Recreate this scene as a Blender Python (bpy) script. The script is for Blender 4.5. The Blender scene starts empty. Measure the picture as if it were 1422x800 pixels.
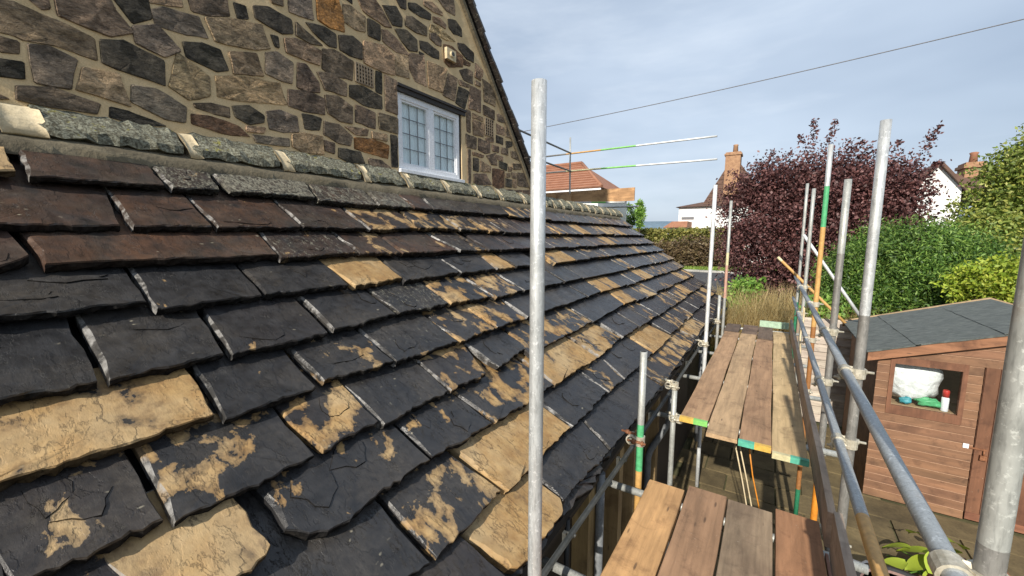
import bpy, bmesh, math, random
import numpy as np
from mathutils import Vector, Matrix
random.seed(7); RNG = np.random.default_rng(7)
S = bpy.context.scene
C = S.collection
rad = math.radians

# ------------------------------------------------------------------ camera
# metres; the camera's lens is the origin, the garden is 3.5 m below it,
# +Y runs along the scaffold walkway, +X away from the house
FPX, YAW, PITCH, ROLL = 561.38, rad(32.7609), rad(7.1130), rad(0.1008)
F_ = Vector((-math.sin(YAW)*math.cos(PITCH), math.cos(YAW)*math.cos(PITCH), -math.sin(PITCH)))
R0 = Vector((math.cos(YAW), math.sin(YAW), 0)); U0 = R0.cross(F_)
R_ = math.cos(ROLL)*R0 + math.sin(ROLL)*U0; U_ = -math.sin(ROLL)*R0 + math.cos(ROLL)*U0
cam = bpy.data.cameras.new('camera'); co = bpy.data.objects.new('camera', cam); C.objects.link(co)
cam.sensor_width = 36; cam.lens = FPX/1422*36; cam.clip_start = .02; cam.clip_end = 9000
co.matrix_world = Matrix(((R_.x, U_.x, -F_.x, 0), (R_.y, U_.y, -F_.y, 0), (R_.z, U_.z, -F_.z, 0), (0, 0, 0, 1)))
S.camera = co
def ray(px, py): return R_*((px-711)/FPX) + U_*((400-py)/FPX) + F_
def onx(q, X): d = ray(*q); return d*(X/d.x)
def ony(q, Y): d = ray(*q); return d*(Y/d.y)
def onz(q, Z): d = ray(*q); return d*(Z/d.z)

# ------------------------------------------------------------------ light
SUN_EL = rad(31); SUN_DIR = Vector((.06, -1, 0)).normalized()      # towards the sun, level
sund = Vector((SUN_DIR.x*math.cos(SUN_EL), SUN_DIR.y*math.cos(SUN_EL), math.sin(SUN_EL)))
sl = bpy.data.lights.new('sun', 'SUN'); so = bpy.data.objects.new('sun', sl); C.objects.link(so)
sl.energy = 4.2; sl.angle = rad(.53); sl.color = (1, .93, .82)
so.rotation_euler = sund.to_track_quat('Z', 'Y').to_euler()
w = bpy.data.worlds.new('World'); S.world = w; w.use_nodes = True
wt = w.node_tree; wt.nodes.clear()
def wn(t, **k):
    n = wt.nodes.new(t)
    for a, b in k.items(): setattr(n, a, b)
    return n
out = wn('ShaderNodeOutputWorld'); bg = wn('ShaderNodeBackground'); bg.inputs[1].default_value = .15
sky = wn('ShaderNodeTexSky', sky_type='NISHITA', sun_disc=False, sun_elevation=SUN_EL)
sky.sun_rotation = math.atan2(SUN_DIR.x, SUN_DIR.y); sky.air_density = 1.2; sky.dust_density = 1.5
tc = wn('ShaderNodeTexCoord'); mp = wn('ShaderNodeMapping'); mp.inputs['Scale'].default_value = (1.0, 1.0, 3.2)
mp.inputs['Location'].default_value = (.7, .2, .1)
n1 = wn('ShaderNodeTexNoise'); n1.inputs['Scale'].default_value = 1.2; n1.inputs['Detail'].default_value = 4; n1.inputs['Roughness'].default_value = .52
r1 = wn('ShaderNodeValToRGB'); r1.color_ramp.elements[0].position = .36; r1.color_ramp.elements[1].position = .66
n2 = wn('ShaderNodeTexNoise'); n2.inputs['Scale'].default_value = 2.2; n2.inputs['Detail'].default_value = 5; n2.inputs['Roughness'].default_value = .6
mp2 = wn('ShaderNodeMapping'); mp2.inputs['Scale'].default_value = (1, 1, 4.5); mp2.inputs['Location'].default_value = (3.1, 1.2, .4)
r2 = wn('ShaderNodeValToRGB'); r2.color_ramp.elements[0].position = .5; r2.color_ramp.elements[1].position = .75
grey = wn('ShaderNodeMix', data_type='RGBA'); grey.inputs[6].default_value = (1.9, 2.35, 3.05, 1); grey.inputs[7].default_value = (3.0, 3.5, 4.2, 1)
m1 = wn('ShaderNodeMix', data_type='RGBA'); m1.inputs[0].default_value = .9
L = wt.links.new
L(tc.outputs['Generated'], mp.inputs[0]); L(mp.outputs[0], n1.inputs['Vector']); L(n1.outputs['Fac'], r1.inputs[0])
L(tc.outputs['Generated'], mp2.inputs[0]); L(mp2.outputs[0], n2.inputs['Vector']); L(n2.outputs['Fac'], r2.inputs[0])
L(r1.outputs[0], grey.inputs[0]); L(sky.outputs[0], m1.inputs[6]); L(grey.outputs[2], m1.inputs[7])
m2 = wn('ShaderNodeMix', data_type='RGBA'); m2.inputs[7].default_value = (4.3, 4.75, 5.3, 1)
sc2 = wn('ShaderNodeMath', operation='MULTIPLY'); sc2.inputs[1].default_value = .4
L(r2.outputs[0], sc2.inputs[0]); L(sc2.outputs[0], m2.inputs[0]); L(m1.outputs[2], m2.inputs[6])
L(m2.outputs[2], bg.inputs[0]); L(bg.outputs[0], out.inputs[0])
S.view_settings.view_transform = 'Standard'; S.view_settings.look = 'None'
S.view_settings.exposure = 0.45; S.view_settings.gamma = 1

# ------------------------------------------------------------------ materials
class NT:
    def __init__(s, name):
        s.m = bpy.data.materials.new(name); s.m.use_nodes = True; s.t = s.m.node_tree
        s.b = s.t.nodes['Principled BSDF']; s.o = s.t.nodes['Material Output']
    def n(s, t, **k):
        n = s.t.nodes.new(t)
        for a, b in k.items():
            if isinstance(a, str) and a.startswith('i_'): n.inputs[a[2:].replace('_', ' ')].default_value = b
            else: setattr(n, a, b)
        return n
    def l(s, a, b): s.t.links.new(a, b)
    def pos(s, scale=(1, 1, 1), rot=(0, 0, 0), rnd=True):
        tc = s.n('ShaderNodeTexCoord'); mp = s.n('ShaderNodeMapping')
        mp.inputs['Scale'].default_value = scale; mp.inputs['Rotation'].default_value = rot
        s.l(tc.outputs['Object'], mp.inputs[0])
        return mp.outputs[0]
    def noise(s, vec, scale, detail=5, rough=.55, dist=0, seed=False):
        n = s.n('ShaderNodeTexNoise'); n.inputs['Scale'].default_value = scale; n.inputs['Detail'].default_value = detail
        n.inputs['Roughness'].default_value = rough; n.inputs['Distortion'].default_value = dist
        if vec is not None: s.l(vec, n.inputs['Vector'])
        if seed:
            n.noise_dimensions = '4D'; oi = s.n('ShaderNodeObjectInfo'); mu = s.n('ShaderNodeMath', operation='MULTIPLY'); mu.inputs[1].default_value = 61
            s.l(oi.outputs['Random'], mu.inputs[0]); s.l(mu.outputs[0], n.inputs['W'])
        return n.outputs['Fac']
    def ramp(s, fac, *stops):
        r = s.n('ShaderNodeValToRGB'); e = r.color_ramp.elements
        while len(e) < len(stops): e.new(.5)
        for el, (p, c) in zip(e, stops):
            el.position = p; el.color = c if hasattr(c, '__len__') and len(c) == 4 else ((*c, 1) if hasattr(c, '__len__') else (c, c, c, 1))
        s.l(fac, r.inputs[0]); return r.outputs[0]
    def mix(s, fac, a, b, bt='MIX'):
        m = s.n('ShaderNodeMix', data_type='RGBA', blend_type=bt)
        for i, v in ((0, fac), (6, a), (7, b)):
            if hasattr(v, 'is_linked') or hasattr(v, 'links'): s.l(v, m.inputs[i])
            elif i == 0: m.inputs[0].default_value = v
            else: m.inputs[i].default_value = (*v, 1) if hasattr(v, '__len__') else (v, v, v, 1)
        return m.outputs[2]
    def math(s, op, a, b=0, clamp=False):
        m = s.n('ShaderNodeMath', operation=op, use_clamp=clamp)
        for i, v in ((0, a), (1, b)):
            if hasattr(v, 'links'): s.l(v, m.inputs[i])
            else: m.inputs[i].default_value = v
        return m.outputs[0]
    def bump(s, h, strength=.5, dist=.01, prev=None):
        b = s.n('ShaderNodeBump'); b.inputs['Strength'].default_value = strength; b.inputs['Distance'].default_value = dist
        s.l(h, b.inputs['Height'])
        if prev is not None: s.l(prev, b.inputs['Normal'])
        return b.outputs[0]
    def fin(s, col=None, rough=None, normal=None, metal=None, spec=None):
        for v, k in ((col, 'Base Color'), (rough, 'Roughness'), (normal, 'Normal'), (metal, 'Metallic'), (spec, 'Specular IOR Level')):
            if v is None: continue
            if hasattr(v, 'links'): s.l(v, s.b.inputs[k])
            elif hasattr(v, '__len__'): s.b.inputs[k].default_value = (*v, 1)
            else: s.b.inputs[k].default_value = v
        return s.m
SLOPE = rad(37)
def simple(name, c0, c1, scale=8, rough=.7, bump=.3, bd=.005, metal=0, stretch=(1, 1, 1), detail=6, fine=60, spec=None):
    t = NT(name); v = t.pos(stretch)
    a = t.noise(v, scale, detail, .6, seed=True); col = t.mix(t.ramp(a, (.32, 0), (.68, 1)), c0, c1)
    f = t.noise(v, fine, 4, .6)
    col = t.mix(.35, col, t.mix(1, col, t.ramp(f, (.3, .55), (.7, 1.5)), 'MULTIPLY'))
    h = t.math('ADD', a, t.math('MULTIPLY', f, .4))
    return t.fin(col, rough, t.bump(h, bump, bd), metal, spec)

def make_slate(name, edge=0):
    t = NT(name); v = t.pos((1, 1, 1), (0, -SLOPE, 0)); oi = t.n('ShaderNodeObjectInfo')
    sp = t.n('ShaderNodeSeparateColor'); t.l(oi.outputs['Color'], sp.inputs[0])
    Y, Lc, B = sp.outputs[0], sp.outputs[1], sp.outputs[2]
    big = t.noise(t.pos((.85, 1.25, 1), (0, -SLOPE, 0)), 6.2, 6, .55, .45, seed=True); fine = t.noise(v, 42, 7, .66, .2); mid = t.noise(v, 14, 7, .6, .2, seed=True)
    dark = t.mix(t.ramp(mid, (.3, 0), (.72, 1)), (.0145, .014, .0145), (.044, .043, .044))
    dark = t.mix(t.math('MULTIPLY', B, t.ramp(mid, (.25, .35), (.7, 1)), True), dark, t.mix(t.ramp(big, (.35, 0), (.65, 1)), (.036, .027, .024), (.155, .074, .037)))
    du = t.noise(v, 2.6, 6, .62, .3, seed=True); dark = t.mix(t.math('MULTIPLY', t.ramp(du, (.46, 0), (.66, 1)), .55), dark, t.mix(t.ramp(fine, (.35, 0), (.65, 1)), (.050, .042, .034), (.115, .098, .078)))
    # bare sandstone where the black skin has flaked off
    th = t.math('ADD', t.math('MULTIPLY', t.math('SUBTRACT', big, .5), 3.0), t.math('MULTIPLY', t.math('SUBTRACT', Y, .60), 1.75))
    th = t.math('ADD', th, t.math('MULTIPLY', t.math('SUBTRACT', mid, .5), .45))
    th = t.math('ADD', th, t.math('MULTIPLY', t.math('SUBTRACT', fine, .5), .25)); ym = t.ramp(th, (-.06, 0), (.02, .45), (.26, 1)); yb = t.ramp(th, (-.0, 0), (.04, .55), (.3, .55), (.5, 0))
    yel = t.mix(t.ramp(mid, (.3, 0), (.7, 1)), (.30, .165, .058), (.50, .325, .135))
    yel = t.mix(t.ramp(fine, (.3, .4), (.46, 0)), yel, (.16, .09, .04))
    ag = t.ramp(big, (.35, .35), (.6, 0)); yel = t.mix(t.ramp(du, (.45, 0), (.62, .75)), yel, t.mix(mid, (.40, .285, .15), (.56, .42, .235))); yel = t.mix(ag, yel, (.12, .075, .038))
    col = t.mix(ym, t.mix(t.ramp(th, (-.0, 0), (.12, .5)), dark, (.10, .055, .028)), yel)
    # lichen, scratches and chalky flecks
    sv = t.pos((1.2, 3.2, 2.0), (0, -SLOPE, .5)); ls = t.noise(sv, 15, 6, .72, 1.2, seed=True)
    lm = t.ramp(t.math('ADD', ls, t.math('MULTIPLY', t.math('SUBTRACT', Lc, .5), .32)), (.56, 0), (.66, .85))
    col = t.mix(lm, col, t.mix(t.ramp(fine, (.35, 0), (.65, 1)), (.12, .118, .098), (.36, .34, .26)))
    vo = t.n('ShaderNodeTexVoronoi'); vo.inputs['Scale'].default_value = 26; vo.inputs['Randomness'].default_value = 1
    vm = t.n('ShaderNodeMapping'); vm.inputs['Scale'].default_value = (1, .55, 1); t.l(v, vm.inputs[0]); t.l(t.mix(.06, vm.outputs[0], t.n('ShaderNodeTexNoise').outputs['Color'], 'ADD'), vo.inputs['Vector'])
    sm = t.math('MULTIPLY', t.ramp(vo.outputs['Distance'], (.06, 1), (.16, 0)), t.ramp(t.noise(v, 5, 3, .5, seed=True), (.56, 0), (.64, 1)))
    col = t.mix(t.math('MULTIPLY', sm, .75), col, (.38, .34, .25))
    wv = t.pos((.8, 3.4, 1.5), (0, -SLOPE, .35)); cr = t.noise(wv, 3.2, 9, .68, .3, seed=True)
    crack = t.math('MULTIPLY', t.ramp(t.math('ABSOLUTE', t.math('SUBTRACT', cr, .5)), (.0, 1), (.007, 0)), t.ramp(big, (.46, 0), (.56, 1)))
    col = t.mix(t.math('MULTIPLY', crack, .5), col, (.012, .011, .011))
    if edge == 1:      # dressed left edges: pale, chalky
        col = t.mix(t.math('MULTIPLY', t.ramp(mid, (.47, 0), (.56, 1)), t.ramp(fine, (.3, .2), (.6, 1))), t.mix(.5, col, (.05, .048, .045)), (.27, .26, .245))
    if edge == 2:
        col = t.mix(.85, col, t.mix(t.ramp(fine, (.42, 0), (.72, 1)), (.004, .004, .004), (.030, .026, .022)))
    # cleft layers: flat steps with broken edges
    tn = t.noise(t.pos((.9, 2.4, 1.5), (0, -SLOPE, .25)), 2.3, 7, .6, .25, seed=True); t7 = t.math('MULTIPLY', tn, 9.0); frc = t.math('FRACT', t7)
    terr = t.math('ADD', t.math('FLOOR', t7), t.ramp(frc, (.86, 0), (1, 1))); edge_ln = t.ramp(frc, (.80, 0), (.90, 1), (1, .3))
    brk = t.ramp(t.noise(v, 7, 4, .6, seed=True), (.45, 0), (.56, 1))
    if edge == 0: col = t.mix(t.math('MULTIPLY', t.math('MULTIPLY', edge_ln, brk), .55), col, (.011, .010, .010))
    cr = t.math('ADD', cr, t.math('MULTIPLY', terr, .15))
    h = t.math('ADD', t.math('MULTIPLY', cr, .8), t.math('ADD', t.math('MULTIPLY', mid, .45), t.math('MULTIPLY', fine, .16)))
    h = t.math('SUBTRACT', h, t.math('MULTIPLY', crack, .25))
    h = t.math('SUBTRACT', h, t.math('MULTIPLY', ym, .10))
    rough = t.mix(ym, t.ramp(mid, (.3, .24), (.7, .54)), (.75, .75, .75))
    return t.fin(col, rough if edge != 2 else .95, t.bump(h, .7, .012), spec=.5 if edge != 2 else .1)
SLATE, SLATE_P, SLATE_D = make_slate('slate'), make_slate('slate_pale_edge', 1), make_slate('slate_dark_edge', 2)

def make_stone():
    t = NT('rubble_stone'); v = t.pos(); oi = t.n('ShaderNodeObjectInfo')
    big = t.noise(v, 5, 8, .62, .5, seed=True); mid = t.noise(t.pos((1, 1, 2.0), (.25, 0, 0)), 22, 8, .72, .5, seed=True); fine = t.noise(v, 85, 5, .65)
    col = t.mix(1, oi.outputs['Color'], t.ramp(big, (.25, .5), (.75, 1.5)), 'MULTIPLY')
    col = t.mix(1, col, t.ramp(mid, (.32, .25), (.5, .95), (.7, 1.9)), 'MULTIPLY')
    col = t.mix(t.math('MULTIPLY', t.ramp(mid, (.56, 0), (.7, 1)), .35), col, (.27, .25, .205))
    col = t.mix(.4, col, t.mix(1, col, t.ramp(fine, (.3, .45), (.7, 1.6)), 'MULTIPLY'))
    sp_ = t.noise(t.pos((1, 1, 1.7), (.3, 0, 0)), 46, 7, .72, .4, seed=True); wsp = t.math('MULTIPLY', t.ramp(sp_, (.53, 0), (.62, 1)), t.ramp(t.noise(v, 7, 4, .6, seed=True), (.42, .1), (.62, .75)))
    col = t.mix(wsp, col, t.mix(.6, (.34, .31, .25), oi.outputs['Color'])); col = t.mix(t.ramp(sp_, (.34, .7), (.44, 0)), col, (.02, .018, .016))
    h = t.math('ADD', big, t.math('ADD', t.math('MULTIPLY', mid, .8), t.math('MULTIPLY', sp_, .4)))
    return t.fin(col, .9, t.bump(h, 1.0, .045))
STONE = make_stone()
MORTAR = simple('lime_mortar', (.60, .435, .235), (.74, .565, .33), 9, .95, .5, .01, fine=110)
CREAM = simple('cream_mortar', (.52, .42, .26), (.68, .57, .38), 14, .9, .5, .01, fine=80)
FILLET = simple('cement_fillet', (.10, .082, .052), (.19, .16, .105), 7, .92, .7, .02, fine=40)
def make_lichen():
    t = NT('lichened_stone'); v = t.pos()
    a = t.noise(v, 62, 8, .78, .5, seed=True); b = t.noise(v, 9, 6, .65, seed=True); c = t.noise(v, 16, 6, .65, 1, seed=True)
    base = t.mix(b, (.05, .047, .032), (.13, .115, .072))
    col = t.mix(t.ramp(a, (.45, 0), (.57, 1)), base, t.mix(c, (.19, .19, .135), (.50, .50, .39)))
    col = t.mix(t.math('MULTIPLY', t.ramp(c, (.60, 0), (.66, 1)), .8), col, (.33, .30, .05))
    return t.fin(col, .95, t.bump(t.math('ADD', a, b), .9, .02))
LICHEN = make_lichen()
def make_steel(name, tint, rough=.42, metal=.75):
    t = NT(name); v = t.pos(); a = t.noise(v, 9, 7, .65, seed=True); f = t.noise(t.pos((6, 6, 1)), 22, 5, .65, seed=True); sp = t.noise(v, 60, 5, .7)
    col = t.mix(t.ramp(a, (.3, 0), (.7, 1)), [c*.72 for c in tint], tint)
    col = t.mix(t.math('MULTIPLY', t.ramp(f, (.48, 0), (.66, 1)), .6), col, [c*.42 for c in tint]); ru = t.noise(v, 4.5, 7, .7, seed=True); col = t.mix(t.math('MULTIPLY', t.ramp(ru, (.6, 0), (.7, 1)), .35), col, (.22, .13, .07)); cs = t.noise(v, 17, 6, .7, seed=True); col = t.mix(t.math('MULTIPLY', t.ramp(cs, (.64, 0), (.68, 1)), .6), col, (.55, .52, .47))
    col = t.mix(t.math('MULTIPLY', t.ramp(sp, (.56, 0), (.66, 1)), .6), col, [min(1, c*1.5) for c in tint])
    return t.fin(col, t.ramp(a, (.3, rough-.08), (.7, rough+.16)), t.bump(t.math('ADD', f, sp), .12, .003), metal)
GALV = make_steel('galvanised_steel', (.66, .68, .68), .42, .45); GALV_D = make_steel('weathered_steel', (.30, .29, .27), .5, .4)
GALV_O = make_steel('old_steel', (.50, .51, .48), .5, .4)
GALV_B = make_steel('bluish_steel', (.47, .50, .51), .42, .4)
WHITE_T = make_steel('bright_tube', (.82, .84, .84), .45, .3)
def paint(name, c, r=.5): return simple(name, [x*.72 for x in c], c, 14, r, .15, .003, fine=45)
P_GREEN = paint('green_paint', (.10, .46, .20)); P_LIME = paint('lime_paint', (.25, .62, .16)); P_ORANGE = paint('orange_paint', (.72, .27, .03))
P_TAN = paint('tan_paint', (.62, .36, .12)); P_BLACK = paint('black_paint', (.03, .03, .03)); P_DGREEN = paint('deep_green_paint', (.03, .22, .11))
P_YEL = paint('yellow_paint', (.75, .48, .10)); P_TEAL = paint('teal_paint', (.12, .50, .36)); P_CREAMP = paint('pale_paint', (.66, .60, .36)); P_PINK = paint('worn_pink_paint', (.55, .33, .25))
P_BROWN = paint('rusty_orange_paint', (.34, .15, .05))
FITTING = simple('zinc_fitting', (.38, .34, .25), (.66, .62, .52), 30, .5, .4, .004, .4, fine=90)
RUST = simple('rusty_steel', (.13, .05, .025), (.34, .15, .07), 30, .75, .5, .004, .2, fine=90)
def make_wood(name, axis='Y', obj_tint=True, c=(.3, .2, .13), dk=.35, rough=.78, knots=True):
    t = NT(name)
    st = {'Y': (14, .8, 14), 'X': (.8, 14, 14), 'Z': (14, 14, .8)}[axis]
    ks = {'Y': (4, .9, 4), 'X': (.9, 4, 4), 'Z': (4, 4, .9)}[axis]
    g = t.noise(t.pos(st), 3, 7, .62, .35, seed=True); p = t.noise(t.pos(ks), 1.8, 6, .6, .8, seed=True); f = t.noise(t.pos(), 55, 5, .7)
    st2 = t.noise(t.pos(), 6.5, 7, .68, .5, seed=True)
    if obj_tint: base = t.n('ShaderNodeObjectInfo').outputs['Color']
    else: base = t.mix(0, c, c)
    col = t.mix(1, base, t.ramp(g, (.28, .55+dk*.5), (.5, 1), (.75, 1.18)), 'MULTIPLY')
    col = t.mix(1, col, t.ramp(p, (.28, .62), (.55, 1), (.75, 1.3)), 'MULTIPLY')
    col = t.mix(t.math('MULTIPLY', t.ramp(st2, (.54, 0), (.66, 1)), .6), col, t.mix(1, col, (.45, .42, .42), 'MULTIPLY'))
    wet_shade = t.noise(t.pos((1, .7, 1)), 2.1, 5, .6, .6, seed=True); col = t.mix(t.math('MULTIPLY', t.ramp(wet_shade, (.54, 0), (.62, 1)), .5), col, t.mix(1, col, (.50, .45, .45), 'MULTIPLY'))  # random dark patches: damp timber, also painted shade in place of a cast shadow
    kn = t.n('ShaderNodeTexVoronoi'); kn.inputs['Scale'].default_value = 3.1; t.l(t.pos(ks, (0, 0, 0)), kn.inputs['Vector']); col = t.mix(t.math('MULTIPLY', t.ramp(kn.outputs['Distance'], (.05, 1), (.10, 0)), .7), col, (.07, .04, .025))
    col = t.mix(t.math('MULTIPLY', t.ramp(f, (.66, 0), (.72, 1)), .5), col, (.5, .42, .32))
    return t.fin(col, rough, t.bump(t.math('ADD', g, t.math('MULTIPLY', f, .5)), .45, .006))
WOOD_Y, WOOD_X, WOOD_Z = make_wood('board_timber'), make_wood('board_timber_across', 'X'), make_wood('post_timber', 'Z')
UPVC = simple('white_upvc', (.80, .81, .83), (.84, .85, .87), 5, .3, .03, .001)
LEAD = simple('lead_came', (.10, .10, .11), (.18, .18, .19), 20, .5, .1, .001)
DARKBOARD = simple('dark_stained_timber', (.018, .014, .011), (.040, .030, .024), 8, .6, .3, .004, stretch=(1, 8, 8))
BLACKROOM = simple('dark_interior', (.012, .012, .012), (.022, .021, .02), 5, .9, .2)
CURTAIN = simple('net_curtain', (.78, .86, .88), (.86, .91, .92), 3, .9, .3, .02, stretch=(1, 9, .6))
def make_glass():
    t = NT('window_glass'); gl = t.n('ShaderNodeBsdfGlossy'); gl.inputs['Roughness'].default_value = .03; tr = t.n('ShaderNodeBsdfTransparent')
    tr.inputs[0].default_value = (.97, .99, .99, 1); fw = t.n('ShaderNodeLayerWeight'); fw.inputs[0].default_value = .5; fp = t.math('POWER', fw.outputs['Facing'], 4.0); fr_o = t.math('ADD', t.math('MULTIPLY', fp, .7), .05, True); ms = t.n('ShaderNodeMixShader')
    t.l(fr_o, ms.inputs[0]); t.l(tr.outputs[0], ms.inputs[1]); t.l(gl.outputs[0], ms.inputs[2]); t.l(ms.outputs[0], t.o.inputs[0]); return t.m
GLASS = make_glass()
TERRA = simple('vent_terracotta', (.20, .15, .10), (.32, .25, .17), 20, .9, .4, .004)
SHEDW = make_wood('red_brown_shed_stain', 'X', True, dk=.6); FELT = simple('mineral_felt', (.052, .062, .060), (.15, .165, .155), 9, .95, .8, .008, stretch=(1.2, 5, 1), fine=70)
SHEDLIP = simple('shed_edge_highlight', (.32, .18, .11), (.46, .29, .19), 9, .85, .3, .003)  # paler colour: highlight painted on board edges where they catch the sun
SHEDV = make_wood('red_brown_shed_stain_upright', 'Z', True, dk=.6)
RENDER = simple('white_render', (.74, .74, .72), (.82, .82, .80), 2, .9, .2, .004)
REDTILE = simple('red_roof_tile', (.26, .115, .068), (.36, .175, .105), 3, .85, .4, .01)
BROWNTILE = simple('brown_roof_tile', (.085, .05, .036), (.15, .085, .06), 3, .85, .4, .01)
TANWOOD = make_wood('fresh_toe_board', 'X', True)
BRICK = simple('chimney_brick', (.26, .14, .08), (.42, .25, .14), 6, .9, .4, .01)
ASPH = simple('asphalt', (.045, .045, .047), (.075, .075, .077), 3, .85, .3, .005, fine=80)
KERB = simple('kerb_stone', (.34, .33, .30), (.46, .45, .42), 4, .9, .3, .004)
GROUND = simple('garden_soil_and_turf', (.045, .052, .02), (.11, .10, .045), .8, .95, .6, .03, fine=14)
PAVING = simple('mossy_paving', (.060, .045, .022), (.19, .145, .070), 2.2, .9, .6, .012, fine=34)
FAR = simple('far_fields', (.10, .15, .13), (.17, .21, .17), .01, 1, 0, .1, fine=.05)
GUTTER = simple('grey_gutter', (.035, .037, .033), (.075, .075, .068), 12, .5, .2, .003)
PIPE = simple('grey_plastic_pipe', (.14, .15, .16), (.22, .23, .24), 12, .45, .1, .002)
BAG = simple('white_plastic_sack', (.78, .78, .78), (.86, .86, .86), 9, .4, .8, .03, fine=24)
def leafmat(name, c0, c1, c2, rough=.55, trans=.25):
    t = NT(name); g = t.n('ShaderNodeNewGeometry'); r = t.ramp(g.outputs['Random Per Island'], (0, c0), (.55, c1), (1, c2))
    big = t.noise(t.pos(), 1.1, 4, .6); col = t.mix(1, r, t.ramp(big, (.3, .72), (.7, 1.3)), 'MULTIPLY')
    t.fin(col, rough); tl = t.n('ShaderNodeBsdfTranslucent'); ms = t.n('ShaderNodeMixShader'); ms.inputs[0].default_value = trans
    t.l(col, tl.inputs[0]); t.l(t.b.outputs[0], ms.inputs[1]); t.l(tl.outputs[0], ms.inputs[2]); t.l(ms.outputs[0], t.o.inputs[0]); return t.m
LF_PURPLE = leafmat('purple_leaves', (.042, .017, .016), (.125, .050, .048), (.27, .13, .12))
LF_YEW = leafmat('yew_leaves', (.03, .075, .014), (.10, .20, .032), (.24, .36, .07))
LF_TALL = leafmat('olive_green_leaves', (.08, .13, .02), (.21, .27, .05), (.40, .40, .09))
LF_LIME = leafmat('lime_yellow_leaves', (.16, .26, .02), (.33, .42, .04), (.50, .52, .08))
LF_HEDGE = leafmat('hedge_leaves', (.11, .13, .03), (.21, .215, .05), (.33, .28, .08))
LF_RUSSET = leafmat('russet_leaves', (.075, .052, .028), (.15, .10, .05), (.21, .165, .075))
LF_GREEN = leafmat('fresh_green_leaves', (.09, .20, .03), (.18, .34, .05), (.32, .46, .10))
LF_STRAW = leafmat('dry_grass_stems', (.34, .24, .10), (.52, .40, .18), (.66, .54, .28), .6, .5)
LF_GRASS = leafmat('grass_blades', (.10, .19, .03), (.22, .34, .05), (.40, .45, .12))
BARK = simple('bark', (.05, .035, .025), (.11, .08, .055), 12, .9, .7, .02, stretch=(3, 3, .6))

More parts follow.
